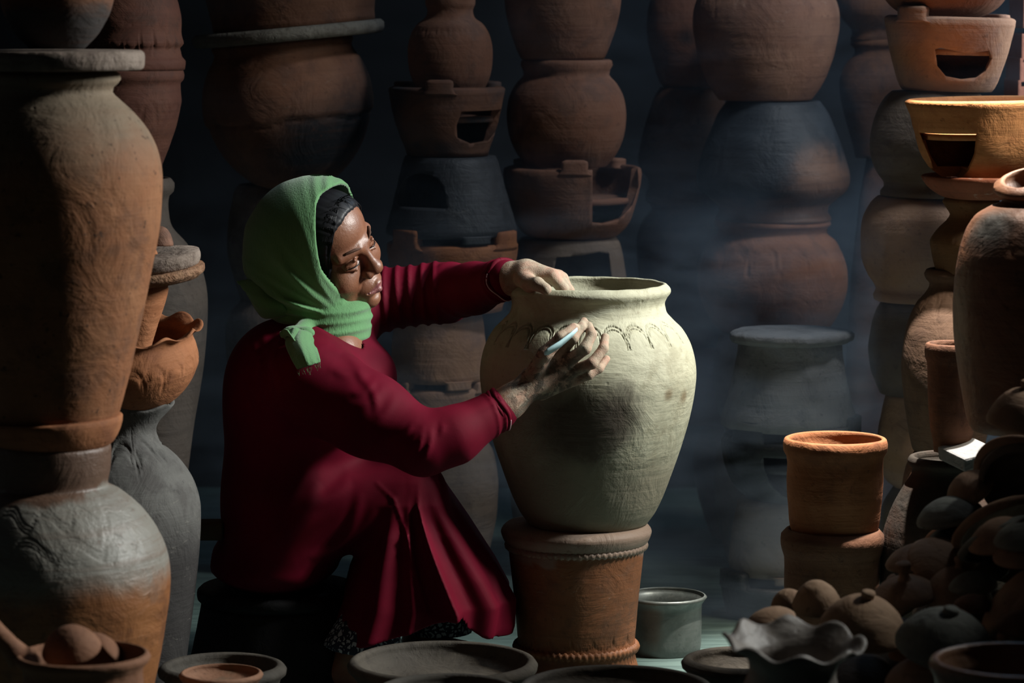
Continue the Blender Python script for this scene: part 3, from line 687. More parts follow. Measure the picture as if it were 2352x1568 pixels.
# ================================================================== RIGHT STACK (Y 5.7-5.9)
rY = 6.28
stove('orange stove with wide lip and pointed fire hole, upper right', 2262, rY,
    [(184, 232), (180, 244), (172, 262), (162, 300), (148, 345), (128, 380), (108, 396), (98, 404, 1)], 'terra_glow',
    opening=[(2108, 300), (2224, 300), (2221, 345), (2208, 385), (2192, 408), (2150, 408)], group='clay stoves in the stacks', thick=0.018, tilt=(0, math.radians(-1)))
pot('clay_saucer', 'red saucer with pale splashes under the orange stove, right', 2262, rY,
    [(146, 405), (142, 415), (126, 434), (100, 450), (84, 455, 1)], clay('splashed_saucer', (0.34, 0.11, 0.06), (0.42, 0.15, 0.08), (0.25, 0.09, 0.05), whitish=0.85), cat='saucer', mode='open', floor_t=0.01)
pot('clay_jar', 'small angular brown jar under the splashed saucer, right', 2228, rY,
    [(62, 456), (66, 462), (56, 478), (48, 492), (56, 506), (78, 528), (92, 552), (90, 570), (84, 600), (76, 625, 1)], clay('olive_brown', (0.22, 0.115, 0.05), (0.27, 0.145, 0.07), (0.16, 0.085, 0.04)), cat='jar', n=160, disp=scallops(0.062, 10, 0.03, 0.0022, 0.002))
zb = P(2175, 1032, rY).z
pot('clay_jar', 'tall brown jar with incised arches under the small angular jar, right', 2178, rY,
    [(58, 620), (62, 628), (58, 640), (50, 650), (54, 664), (78, 694), (98, 740), (108, 790), (110, 850), (104, 910), (94, 970), (84, 1020), (80, 1032, 1)], clay('dusky_brown', (0.17, 0.10, 0.065), (0.22, 0.13, 0.085), (0.12, 0.07, 0.05)), cat='jar', n=200, ds=0.006, disp=scallops(P(2178, 706, rY).z-zb, 12, 0.03, 0.0026, 0.0022))
pot('clay_pot', 'low pot on the floor under the tall brown jar', 2178, rY, [(84, 1034), (104, 1070), (116, 1150), (112, 1260), (96, 1360), (84, 1493, 1)], 'terra_brown', mode='solid')
pot('planter', 'slim cylinder pot with rolled lip in front of the tall brown jar, right', 2186, 5.68,
    [(63, 790), (65, 798), (64, 820), (60, 828), (58, 850), (56, 920), (50, 985), (44, 1012), (42, 1036, 1)], 'terra_brown', cat='planter', n=110, thick=0.009)
pot('clay_jar', 'wide black-brown jar with open dark mouth beside the cylinder planters, right', 2178, 5.75,
    [(98, 1050), (102, 1058), (98, 1068), (90, 1074), (92, 1088), (112, 1120), (138, 1170), (156, 1230), (162, 1300), (156, 1400), (140, 1500), (128, 1600), (124, 1632, 1)],
    clay('burnt_jar', (0.055, 0.045, 0.036), (0.10, 0.055, 0.038), (0.03, 0.028, 0.026)), cat='jar', n=120)
# big jar with bright mouth, tilted
jr = math.radians(9)
M['jar_right'] = clay('big_right_jar_clay', (0.30, 0.13, 0.07), (0.36, 0.17, 0.09), (0.20, 0.095, 0.06), patches=[((-0.10, -0.08, 0.36), 0.06, (0.13, 0.125, 0.115)), ((0.0, -0.14, 0.35), 0.05, (0.15, 0.14, 0.13))], rough=0.55, spec=0.4)
zb = P(2365, 985, 5.35).z; zn_ = P(2365, 452, 5.35).z-zb; zt_j = P(2365, 414, 5.35).z-zb
pot('clay_jar', 'big terracotta jar with brightly lit wide mouth at the right edge', 2365, 5.35,
    [(82, 412), (92, 418), (93, 430), (82, 442), (70, 452), (74, 462), (104, 476), (138, 500), (160, 545), (174, 610), (180, 690), (177, 770), (166, 850), (153, 920), (142, 968), (130, 988, 1)],
    'jar_right', cat='jar', n=200, ds=0.006, wob=0.006, thick=0.013,
    disp=combine(scallops(P(2365, 535, 5.35).z-zb, 13, 0.030, 0.0026, 0.0026, tassel=0.024), lambda T, Z, R, F: (0*T, -0.016*np.cos(T+0.5)*np.clip((Z-zn_+0.01)/(zt_j-zn_), 0, 1))))
# cylinder planters, front of haze
zc6 = 5.75
pot('planter', 'round terracotta planter with rolled lip, upper of the two by the grey stove', 1916, zc6,
    [(117, 1008), (120, 1018), (119, 1034), (112, 1046), (110, 1060), (111, 1110), (107, 1160), (102, 1205), (94, 1230), (88, 1238, 1)], 'terra', cat='planter', n=130, thick=0.011, group='two stacked planters')
pot('planter', 'lower of the two stacked planters, thick lip, standing on the floor', 1908, zc6,
    [(110, 1217), (118, 1226), (118, 1250), (113, 1268), (110, 1278), (109, 1340), (106, 1420), (104, 1500), (100, 1600), (98, 1632, 1)],
    'terra_brown', cat='planter', n=130, thick=0.012, group='two stacked planters')
# grey chip slab by the dark jar mouth
o = bm_obj('stone_slab', box_bm(0, 0, 0, 0.075, 0.10, 0.026, 0.005, 2), M['ash']); o.location = P(2226, 1044, 5.62); o.rotation_euler = (0.1, -0.18, 0.35)
tag(o, 'small grey stone slab lying on the dark jar mouth, right', 'slab')

# ================================================================== HEAP OF LIDS, BOTTOM RIGHT
M['lid_a'] = clay('lid_brown', (0.26, 0.155, 0.10), (0.32, 0.20, 0.13), (0.20, 0.12, 0.08), streak=0.1)
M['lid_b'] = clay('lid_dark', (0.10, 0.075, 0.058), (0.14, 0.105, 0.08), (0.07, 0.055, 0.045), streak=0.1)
M['lid_g'] = clay('lid_grey', (0.15, 0.15, 0.13), (0.20, 0.20, 0.175), (0.11, 0.11, 0.10), streak=0.1)
M['lid_p'] = clay('lid_pale', (0.37, 0.23, 0.14), (0.43, 0.28, 0.18), (0.29, 0.17, 0.11), streak=0.1)
L = [
 ('brown lid with knob at the top of the heap, against the leaning jar', 2348, 972, 5.02, 84, (0.05, -0.15, 1), 'lid_a', 0.95, 0.2),
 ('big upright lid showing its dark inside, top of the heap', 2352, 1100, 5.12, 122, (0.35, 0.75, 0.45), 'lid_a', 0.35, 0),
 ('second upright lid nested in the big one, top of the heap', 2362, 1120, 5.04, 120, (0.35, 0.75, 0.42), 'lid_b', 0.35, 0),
 ('brown dome lid left of the upright lids', 2232, 1130, 5.1, 62, (-0.55, -0.3, 0.8), 'lid_a', 0.7, 0),
 ('grey lid jutting out to the left below the brown dome', 2184, 1192, 5.08, 80, (-0.25, -0.05, 1), 'lid_g', 0.6, 0),
 ('dark-rimmed lid tilted up, showing a black inside, middle of the heap', 2312, 1215, 4.98, 128, (-0.25, 0.62, 0.75), 'lid_a', 0.3, 0),
 ('grey lid tilted up just in front of the dark-rimmed one', 2322, 1245, 4.9, 126, (-0.28, 0.45, 0.85), 'lid_g', 0.3, 0),
 ('brown lid seen from the side, under the tilted grey lid', 2306, 1252, 4.86, 82, (-0.2, -0.05, 1), 'lid_a', 0.75, 0),
 ('blue-grey lid edge curving up at the right border', 2378, 1228, 4.84, 96, (-0.35, 0.6, 0.7), 'lid_g', 0.3, 0),
 ('greenish grey lid lying flat at the right border', 2362, 1244, 4.8, 80, (-0.12, -0.1, 1), 'lid_g', 0.6, 0),
 ('thin brown lid under the greenish grey one, right border', 2372, 1274, 4.8, 92, (-0.2, -0.15, 1), 'lid_a', 0.4, 0),
 ('large brown lid standing on edge, outermost of three nested at the right', 2350, 1382, 4.78, 124, (-0.70, 0.15, 0.70), 'lid_a', 0.4, 0),
 ('reddish lid nested behind the large brown one on edge', 2374, 1400, 4.72, 112, (-0.72, 0.15, 0.68), 'terra_dull', 0.35, 0),
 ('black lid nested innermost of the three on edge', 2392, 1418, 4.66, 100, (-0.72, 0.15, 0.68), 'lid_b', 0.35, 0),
 ('lid whose round knob pokes up left of the three on edge', 2272, 1322, 4.95, 48, (-0.35, -0.2, 1), 'lid_b', 0.6, 0.45),
 ('small grey lid between the conical lid and the large brown one', 2236, 1350, 4.86, 58, (-0.1, -0.1, 1), 'lid_g', 0.6, 0),
 ('conical brown lid with tall knob, middle of the heap', 2196, 1382, 4.95, 84, (0.05, -0.15, 1), 'lid_a', 0.95, 0.28),
 ('pale brown lid jutting left beside the planter', 2108, 1292, 5.1, 76, (-0.2, -0.1, 1), 'lid_a', 0.5, 0),
 ('brown lid tilted towards the viewer above the black gap', 2166, 1302, 5.0, 88, (0.25, -0.55, 0.8), 'lid_a', 0.45, 0),
 ('black lid resting above the tilted brown lid', 2196, 1252, 5.08, 68, (-0.05, -0.25, 1), 'black', 0.6, 0),
 ('terracotta lid edge just behind the black lid', 2190, 1236, 5.14, 74, (-0.3, -0.1, 0.9), 'terra', 0.4, 0),
 ('lid with broad knob and worn ridges, beside the lower planter', 2082, 1368, 4.95, 78, (-0.15, -0.25, 1), 'lid_a', 0.5, 0.5),
 ('lid whose bright little knob sticks out against the planter', 2086, 1378, 5.06, 80, (-0.62, -0.1, 0.8), 'lid_a', 0.6, 0.22),
 ('pale brown lid with knob, largest at the front left of the heap', 1980, 1455, 4.75, 104, (0.10, -0.28, 1), 'lid_p', 0.85, 0.13),
 ('smooth round dome behind the ruffled pot', 1876, 1392, 4.9, 58, (-0.1, -0.3, 1), 'lid_p', 1.05, 0),
 ('small pale dome at the left end of the heap', 1812, 1390, 4.95, 42, (-0.2, -0.3, 1), 'lid_p', 0.9, 0),
 ('cream clay lid edge left behind the ruffled pot', 1770, 1432, 4.8, 62, (-0.3, -0.2, 1), 'lid_p', 0.5, 0),
 ('large grey lid with flat knob at the front of the heap', 2168, 1492, 4.62, 118, (0.12, -0.30, 1), 'lid_g', 0.78, 0.08),
 ('brown lid edge below the large grey lid', 2122, 1562, 4.62, 92, (-0.2, -0.2, 1), 'lid_a', 0.5, 0),
 ('terracotta lid edge peeping out under the grey lid', 2090, 1500, 4.75, 50, (-0.2, -0.2, 1), 'terra', 0.5, 0),
 ('dark red lid in the shadow at the lower right border', 2352, 1440, 4.6, 66, (-0.1, -0.2, 1), 'terra_dull', 0.5, 0),
 ('thin dull lid leaning behind the conical one', 2176, 1398, 5.02, 86, (-0.5, 0.1, 0.8), 'terra_dull', 0.3, 0),
 ('pinkish lid edge beside the flat knob of the large grey lid', 2236, 1392, 4.78, 46, (0, -0.2, 1), 'terra_dull', 0.5, 0),
]
for (lb, px, py, Y, r, nv, mt, h, kn) in L:
    lid(lb, px, py, Y, r, nv, mt, h=h, knob=kn, knob_w=0.24 if 'broad' in lb else 0.16)
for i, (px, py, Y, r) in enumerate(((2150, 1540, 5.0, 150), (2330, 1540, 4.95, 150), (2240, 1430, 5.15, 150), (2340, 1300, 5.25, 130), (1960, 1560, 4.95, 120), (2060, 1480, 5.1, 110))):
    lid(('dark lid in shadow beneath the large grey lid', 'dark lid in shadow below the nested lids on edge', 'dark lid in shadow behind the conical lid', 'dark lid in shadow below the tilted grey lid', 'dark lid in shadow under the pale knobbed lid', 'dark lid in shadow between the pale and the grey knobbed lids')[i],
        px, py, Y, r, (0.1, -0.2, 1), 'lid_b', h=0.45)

# ================================================================== FRONT BOTTOM
rx = 1806; rYf = 4.35
zb = P(rx, 1800, rYf).z; zt = P(rx, 1448, rYf).z-zb
pot('ruffled_pot', 'grey clay pot with wavy ruffled rim, blurred, bottom right of centre', rx, rYf,
    [(160, 1462), (146, 1472), (122, 1488), (104, 1508), (100, 1540), (116, 1590), (132, 1650), (126, 1730), (110, 1800, 1)],
    clay('ruffled_grey', (0.21, 0.175, 0.15), (0.27, 0.235, 0.205), (0.15, 0.12, 0.10), rough=0.5, spec=0.5), cat='pot', n=260, ds=0.004, thick=0.010,
    tilt=(0.10, 0.03), disp=ruffle(8, 0.006, 0.0095, zt, zt-0.03, 0.9))
pot('clay_bowl', 'glossy rimmed brown bowl, blurred, bottom right corner', 2330, 4.2,
    [(194, 1518), (198, 1528), (194, 1540), (184, 1556), (180, 1590), (160, 1660), (120, 1720), (90, 1740, 1)],
    clay('glossy_brown', (0.28, 0.13, 0.07), (0.34, 0.17, 0.09), (0.2, 0.1, 0.06), rough=0.4, spec=0.6), cat='bowl', n=140)
G_D = 'wide shallow clay dishes on the floor'
def dish(label, cx, py, Y, hw, mat, depth=60, thick=0.012, rim=0.010):
    zr = P(cx, py, Y).z
    return pot('clay_dish', label, cx, Y, [(hw-4, py-4), (hw, py+2), (hw-2, py+12), (hw-14, py+22), (hw-24, py+depth*0.6), (hw-50, py+depth), (hw-60, py+depth+2, 1)], mat, cat='dish', group=G_D, n=150, thick=thick*1.6, floor_t=0.014)
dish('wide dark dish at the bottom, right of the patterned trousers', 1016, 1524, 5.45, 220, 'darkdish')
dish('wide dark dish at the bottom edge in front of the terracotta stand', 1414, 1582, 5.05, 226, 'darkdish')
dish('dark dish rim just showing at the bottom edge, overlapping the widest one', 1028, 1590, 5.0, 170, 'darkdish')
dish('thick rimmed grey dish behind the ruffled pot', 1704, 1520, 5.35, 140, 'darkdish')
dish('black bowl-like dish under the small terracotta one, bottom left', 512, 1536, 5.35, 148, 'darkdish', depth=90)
pot('clay_saucer', 'small terracotta dish dusted with grey clay, bottom left', 508, 5.2,
    [(94, 1545), (97, 1549), (94, 1556), (84, 1568), (74, 1580, 1)], clay('dusty_dish', (0.34, 0.17, 0.10), (0.40, 0.21, 0.13), (0.15, 0.14, 0.09)), cat='saucer', n=110, thick=0.008, floor_t=0.012)
# aluminium basin
M['alu'] = clay('dull_aluminium', (0.17, 0.19, 0.18), (0.24, 0.27, 0.25), (0.10, 0.12, 0.11), rough=0.42, spec=0.6, streak=0.1, bump=0.4)
AL = pot('metal_basin', 'dull aluminium basin with rolled rim behind the terracotta stand', 1528, 6.2,
    [(92, 1366), (95, 1369), (90, 1376), (84, 1384), (83, 1440), (80, 1490), (72, 1506), (66, 1512, 1)], 'alu', cat='basin', n=120, thick=0.004, floor_t=0.006, wob=0.004)
M['alu'].node_tree.nodes['Principled BSDF'].inputs['Metallic'].default_value = 0.35

# ================================================================== HERO JAR AND ITS STAND (Y 6.0)
hx = 1350; hY = 6.0
z_b = P(hx, 1199, hY).z
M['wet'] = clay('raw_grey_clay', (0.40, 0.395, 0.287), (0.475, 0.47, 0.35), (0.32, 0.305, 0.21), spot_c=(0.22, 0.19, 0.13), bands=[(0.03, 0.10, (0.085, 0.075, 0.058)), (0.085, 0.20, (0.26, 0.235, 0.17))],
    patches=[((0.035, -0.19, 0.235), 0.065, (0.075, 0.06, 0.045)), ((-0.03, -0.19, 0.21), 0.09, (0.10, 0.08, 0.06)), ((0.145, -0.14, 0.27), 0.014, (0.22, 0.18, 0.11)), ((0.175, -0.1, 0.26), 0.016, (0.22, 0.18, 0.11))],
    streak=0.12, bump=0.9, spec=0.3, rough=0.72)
def nonuni(Z): return Z
DENSE[:] = [P(hx, 792, hY).z-z_b, P(hx, 732, hY).z-z_b, 0.0012]
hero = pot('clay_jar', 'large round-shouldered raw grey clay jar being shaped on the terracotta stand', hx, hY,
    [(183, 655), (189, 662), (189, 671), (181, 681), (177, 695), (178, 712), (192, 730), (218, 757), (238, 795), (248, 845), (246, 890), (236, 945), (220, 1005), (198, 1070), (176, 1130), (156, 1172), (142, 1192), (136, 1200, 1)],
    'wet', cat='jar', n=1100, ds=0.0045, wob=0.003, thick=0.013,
    disp=combine(scallops(P(hx, 757, hY).z-z_b, 24, 0.023, 0.0042, 0.0019, tassel=0.020, teeth=420, phase=0.143),
        lambda T, Z, R, F: (0.0010*np.sin(Z*260)*np.exp(-((Z-(P(hx, 700, hY).z-z_b))/0.02)**2), 0.0008*np.sin(T*5+1)*np.sin(T*11)*(Z > P(hx, 672, hY).z-z_b))))
DENSE[:] = []
sx = 1323
M['stand'] = clay('stand_terracotta', (0.33, 0.125, 0.05), (0.39, 0.16, 0.07), (0.22, 0.10, 0.055), whitish=0.32, bands=[(0.262, 0.250, (0.40, 0.30, 0.235))], rough=0.6, spec=0.35)
zs = P(sx, 1565, hY).z
pts, base = conv(sx, hY, [(160, 1201), (168, 1208), (173, 1218), (166, 1238), (156, 1250), (155, 1262), (150, 1310), (143, 1370), (138, 1430), (135, 1462), (136, 1476), (134, 1490), (138, 1510), (146, 1540), (152, 1562), (150, 1566, 1)])
stand = empty('pot_stand', base, 'bucket-shaped terracotta stand with corded bands carrying the raw jar', 'stand')
me = lathe_mesh('body', pts, 'solid', 0.012, 420, combine(scallops(P(sx, 1448, hY).z-zs, 17, 0.017, 0.0026, 0.0019, double=False, teeth=300, inv=True, phase=0.1)), 0.004, 77, 0.004)
link('body', me, M['stand'], stand)
rope_band(stand, M['stand'], 158*SC(hY), P(sx, 1249, hY).z-zs, 0.0065, 70)
rope_band(stand, M['stand'], 138*SC(hY), P(sx, 1481, hY).z-zs, 0.0075, 62)
# ================================================================== SCULPTING BY DISTANCE FIELDS
class Field:
    """distance field on a rectilinear grid; primitives are blended in, then meshed (surface nets)"""
    def __init__(s, xs, ys, zs):
        s.ax = [np.asarray(a, np.float32) for a in (xs, ys, zs)]
        s.D = np.full([len(a) for a in s.ax], 0.3, np.float32)
    def box(s, lo, hi):
        sl = []
        for a, l, h in zip(s.ax, lo, hi):
            i0 = max(0, int(np.searchsorted(a, l))-1); i1 = min(len(a), int(np.searchsorted(a, h))+1)
            if i1 <= i0: return None, None
            sl.append(slice(i0, i1))
        sl = tuple(sl); X = np.meshgrid(s.ax[0][sl[0]], s.ax[1][sl[1]], s.ax[2][sl[2]], indexing='ij', sparse=True)
        return sl, X
    def put(s, fn, lo, hi, k=0.01, op='add'):
        m = k+0.02; lo = [v-m for v in lo]; hi = [v+m for v in hi]
        sl, X = s.box(lo, hi)
        if sl is None: return
        d = fn(*X).astype(np.float32); A = s.D[sl]
        if op == 'add':
            h = np.clip(0.5+0.5*(A-d)/k, 0, 1); s.D[sl] = A*(1-h)+d*h-k*h*(1-h)
        elif op == 'sub':
            h = np.clip(0.5-0.5*(A+d)/k, 0, 1); s.D[sl] = A*(1-h)-d*h+k*h*(1-h)
        elif op == 'int':
            s.D[sl] = np.maximum(A, d)
        elif op == 'disp':
            s.D[sl] = A+d
    def cap(s, a, b, ra, rb, k=0.01, op='add'):
        a = Vector(a); b = Vector(b); r = max(ra, rb); ba = b-a; L2 = max(ba.length_squared, 1e-9)
        def fn(x, y, z):
            px, py, pz = x-a.x, y-a.y, z-a.z
            h = np.clip((px*ba.x+py*ba.y+pz*ba.z)/L2, 0, 1)
            return np.sqrt((px-ba.x*h)**2+(py-ba.y*h)**2+(pz-ba.z*h)**2)-(ra+(rb-ra)*h)
        s.put(fn, [min(a[i], b[i])-r for i in range(3)], [max(a[i], b[i])+r for i in range(3)], k, op)
    def ell(s, c, r, k=0.01, op='add', rot=None):
        """ellipsoid; rot = 3x3 with rows = its axes in world space"""
        c = Vector(c); R = max(r)
        def fn(x, y, z):
            px, py, pz = x-c.x, y-c.y, z-c.z
            if rot is not None:
                px, py, pz = [q[0]*px+q[1]*py+q[2]*pz for q in rot]
            k0 = np.sqrt((px/r[0])**2+(py/r[1])**2+(pz/r[2])**2); k1 = np.sqrt((px/r[0]**2)**2+(py/r[1]**2)**2+(pz/r[2]**2)**2)
            return k0*(k0-1)/np.maximum(k1, 1e-6)
        e = R if rot is not None else None
        s.put(fn, [c[i]-(e or r[i]) for i in range(3)], [c[i]+(e or r[i]) for i in range(3)], k, op)
    def chain(s, pts, rs, k=0.004):
        for i in range(len(pts)-1): s.cap(pts[i], pts[i+1], rs[i], rs[i+1], k)
    def mesh(s, name):
        D = s.D; ins = D < 0
        nx, ny, nz = D.shape
        cs = [ins[i:nx-1+i, j:ny-1+j, k:nz-1+k] for i in (0, 1) for j in (0, 1) for k in (0, 1)]
        cnt = sum(c.astype(np.uint8) for c in cs); act = (cnt > 0) & (cnt < 8)
        idx = np.argwhere(act); ids = np.full(act.shape, -1, np.int32); ids[act] = np.arange(len(idx))
        I, J, K = idx.T; X, Y, Z = s.ax
        acc = np.zeros((len(idx), 3)); w = np.zeros(len(idx))
        cor = [(i, j, k) for i in (0, 1) for j in (0, 1) for k in (0, 1)]
        val = {c: D[I+c[0], J+c[1], K+c[2]] for c in cor}
        pos = {c: np.stack([X[I+c[0]], Y[J+c[1]], Z[K+c[2]]], 1) for c in cor}
        for a in cor:
            for ax in range(3):
                if a[ax]: continue
                b = list(a); b[ax] = 1; b = tuple(b)
                m = (val[a] < 0) != (val[b] < 0); t = val[a]/(val[a]-val[b]+1e-12); t = np.where(m, t, 0)
                acc += m[:, None]*(pos[a]+(pos[b]-pos[a])*t[:, None]); w += m
        V = acc/w[:, None]; quads = []
        for ax in range(3):
            o = [(0, 1, 1), (1, 0, 1), (1, 1, 0)][ax]
            sl0 = [slice(1, n-1) for n in D.shape]; sl1 = list(sl0); sl0[ax] = slice(0, D.shape[ax]-1); sl1[ax] = slice(1, D.shape[ax])
            a = ins[tuple(sl0)]; b = ins[tuple(sl1)]; e = np.argwhere(a != b)
            if not len(e): continue
            base = e.copy(); 
            for q in range(3):
                if q != ax: base[:, q] += 1
            flip = a[tuple(e.T)]
            u, v = [(1, 2), (2, 0), (0, 1)][ax]
            def cell(du, dv):
                c = base.copy(); c[:, u] -= du; c[:, v] -= dv; return ids[tuple(c.T)]
            q = np.stack([cell(1, 1), cell(0, 1), cell(0, 0), cell(1, 0)], 1)
            q[~flip] = q[~flip][:, ::-1]
            quads.append(q)
        Q = np.concatenate(quads); Q = Q[(Q >= 0).all(1)]
        return V, Q
def axis_(segs):
    """segs = [(start, end, step), ...] joined into one axis"""
    out = []
    for a, b, h in segs: out += list(np.arange(a, b, h))
    out.append(segs[-1][1]); return np.array(sorted(set(np.round(out, 6))))
def taubin(V, Q, it=3):
    n = len(V); e = np.concatenate([Q[:, [0, 1]], Q[:, [1, 2]], Q[:, [2, 3]], Q[:, [3, 0]]])
    e = np.concatenate([e, e[:, ::-1]]); deg = np.bincount(e[:, 0], minlength=n)
    for k in range(it*2):
        f = 0.5 if k % 2 == 0 else -0.52
        s = np.stack([np.bincount(e[:, 0], V[e[:, 1], i], minlength=n) for i in range(3)], 1)/np.maximum(deg, 1)[:, None]
        V = V+(s-V)*f
    return V
def ridge(t, sharp=3.0):      # periodic soft fold, sharp crests
    return (0.5+0.5*np.cos(t))**sharp

# ================================================================== THE WOMAN
woman = empty('person', P(650, 1520, 5.98), 'woman in crimson dress and green headscarf, sitting low, shaping the raw clay jar', 'person')
WL = Vector(woman.location)
def wpart(name, V, Q, mat, parent=None, smooth_it=2):
    V = taubin(V, Q, smooth_it) if smooth_it else V
    me = fast_mesh(name, V-np.array(WL), Q); o = link(name, me, mat, parent or woman); return o
# head frame
e_ = Vector((0.45, 0.72, 0.53)).normalized(); u_ = Vector((-0.20, -0.50, 0.84)); u_ = (u_-e_*u_.dot(e_)).normalized(); f_ = e_.cross(u_).normalized()
HO = P(738, 567, 5.96); HS = 1.08
def H(l, f, u): return HO+(e_*l+f_*f+u_*u)*HS
ROT = [tuple(e_), tuple(f_), tuple(u_)]
def hell(F, l, f, u, r, k=0.01, op='add'): F.ell(H(l, f, u), [v*HS for v in r], k, op, ROT)
def hcap(F, a, b, ra, rb, k=0.006, op='add'): F.cap(H(*a), H(*b), ra*HS, rb*HS, k, op)

def build_head(B):
    hell(B, 0, -.010, .028, (.070, .090, .078), .02)
    hell(B, 0, .030, -.028, (.064, .060, .088), .02)
    hell(B, 0, .040, -.080, (.046, .046, .036), .02)
    hell(B, 0, .076, -.102, (.020, .017, .016), .014)
    for s in (-1, 1):
        hell(B, s*.041, .058, -.036, (.029, .027, .028), .020)      # cheek
        hell(B, s*.043, .03, -.072, (.026, .036, .030), .02)
    hell(B, 0, .034, .046, (.062, .056, .054), .02)
    for s in (-1, 1):
        hcap(B, (s*.012, .088, .018), (s*.048, .070, .018), .0095, .009, .010)
        hell(B, s*.031, .098, -.001, (.017, .014, .0105), .010, 'sub')
        hell(B, s*.031, .0735, -.003, (.0155, .0145, .0125), .003)
        # upper lid fold, lower lid
        hcap(B, (s*.017, .0845, .0035), (s*.032, .0895, .0068), .0022, .0026, .003)
        hcap(B, (s*.032, .0895, .0068), (s*.046, .078, .001), .0026, .0020, .003)
        hcap(B, (s*.018, .085, -.008), (s*.033, .0885, -.0125), .0020, .0024, .004)
        hcap(B, (s*.033, .0885, -.0125), (s*.046, .078, -.006), .0024, .0018, .004)
        hcap(B, (s*.017, .0905, -.0035), (s*.031, .0920, -.0055), .0012, .0014, .0015, 'sub')
        hcap(B, (s*.031, .0920, -.0055), (s*.045, .081, -.0035), .0014, .0012, .0015, 'sub')
    hcap(B, (0, .085, .020), (0, .102, -.022), .0082, .0100, .012)
    hell(B, 0, .1055, -.029, (.0140, .0125, .0120), .010)
    for s in (-1, 1):
        hell(B, s*.0160, .0965, -.034, (.0095, .0110, .0090), .006)
        hell(B, s*.0080, .1025, -.0435, (.0042, .006, .0045), .003, 'sub')
        hcap(B, (s*.021, .094, -.040), (s*.033, .078, -.066), .0022, .0022, .007, 'sub')   # smile fold
    hell(B, 0, .080, -.068, (.030, .020, .024), .014)
    hcap(B, (0, .103, -.046), (0, .104, -.056), .0020, .0020, .005, 'sub')
    for s in (-1, 1):
        hcap(B, (s*.0035, .1005, -.0635), (s*.023, .0880, -.0705), .0048, .0028, .005)
        hcap(B, (0, .0985, -.0775), (s*.019, .0885, -.0750), .0058, .0034, .005)
        hcap(B, (0, .1055, -.0705), (s*.024, .0905, -.0720), .0016, .0014, .0016, 'sub')
    hell(B, 0, .096, -.089, (.016, .006, .005), .008, 'sub')
    # neck
    B.cap(H(0, -.015, -.04), P(742, 745, 6.0), .056, .056, .03)
    B.cap(P(742, 745, 6.0), P(722, 840, 6.0), .058, .075, .04)

def W(px, py, Y): return P(px, py, Y)
# joints
SH_R, EL_R, WR_R = W(722, 890, 5.80), W(972, 1018, 5.70), W(1168, 925, 5.745)
SH_L, EL_L, WR_L = W(840, 690, 6.17), W(1018, 672, 6.16), W(1172, 640, 5.965)
def build_hands(B):
    k = .0045
    # right hand (near), holding the scraper against the jar
    B.cap(EL_R, WR_R, .040, .0285, .02)
    B.cap(WR_R, W(1226, 878, 5.755), .0275, .027, .02)
    # palm and back of hand: fan of metacarpals
    root = [W(1222, 866, 5.752), W(1228, 878, 5.757), W(1238, 890, 5.762), W(1246, 898, 5.768)]
    kn = [W(1283, 812, 5.752), W(1302, 832, 5.748), W(1316, 852, 5.756), W(1322, 872, 5.768)]
    for a, b, ra, rb in zip(root, kn, (.0185, .019, .018, .016), (.0125, .0125, .0115, .0105)): B.cap(a, b, ra, rb, .012)
    B.cap(W(1230, 868, 5.760), W(1300, 838, 5.764), .018, .013, .014)
    # index: up and bent, tip on the clay at the arches
    B.chain([kn[0], W(1316, 776, 5.738), W(1334, 752, 5.752), W(1341, 738, 5.770)], [.0120, .0105, .0090, .0078], k)
    B.chain([kn[1], W(1344, 800, 5.728), W(1359, 768, 5.742), W(1352, 748, 5.764)], [.0122, .0110, .0094, .0080], k)
    B.chain([kn[2], W(1360, 834, 5.732), W(1386, 800, 5.746), W(1390, 774, 5.768)], [.0112, .0104, .0090, .0078], k)
    B.chain([kn[3], W(1352, 860, 5.748), W(1376, 846, 5.754), W(1393, 824, 5.772)], [.0102, .0094, .0082, .0070], k)
    # thumb from the side of the palm near the wrist, pressing the scraper to the index
    B.chain([W(1226, 858, 5.742), W(1252, 812, 5.722), W(1288, 776, 5.722), W(1318, 752, 5.740)], [.0170, .0135, .0110, .0088], .006)
    # nails
    # left hand (far arm) resting over the rim
    B.cap(EL_L, WR_L, .038, .0285, .02)
    B.cap(WR_L, W(1206, 628, 5.955), .0285, .026, .02)
    kl = [W(1268, 634, 5.915), W(1282, 636, 5.932), W(1290, 640, 5.950), W(1292, 646, 5.966)]
    rl = [W(1206, 632, 5.935), W(1210, 626, 5.948), W(1212, 626, 5.960), W(1210, 630, 5.972)]
    for a, b, ra, rb in zip(rl, kl, (.020, .021, .020, .018), (.0135, .0135, .0125, .0115)): B.cap(a, b, ra, rb, .014)
    tips = [(W(1292, 662, 5.908), W(1298, 690, 5.914), W(1292, 712, 5.926)), (W(1301, 664, 5.926), W(1306, 694, 5.930), W(1300, 720, 5.938)),
            (W(1306, 668, 5.945), W(1310, 698, 5.948), W(1304, 722, 5.953)), (W(1304, 670, 5.963), W(1307, 694, 5.966), W(1302, 714, 5.969))]
    for a, t, rr in zip(kl, tips, (.0122, .0124, .0116, .0104)): B.chain([a, *t], [rr*1.05, rr*.92, rr*.82, rr*.7], k)
    B.chain([W(1204, 640, 5.925), W(1216, 652, 5.890), W(1234, 652, 5.862), W(1254, 664, 5.848)], [.0185, .0150, .0125, .0108], .006)
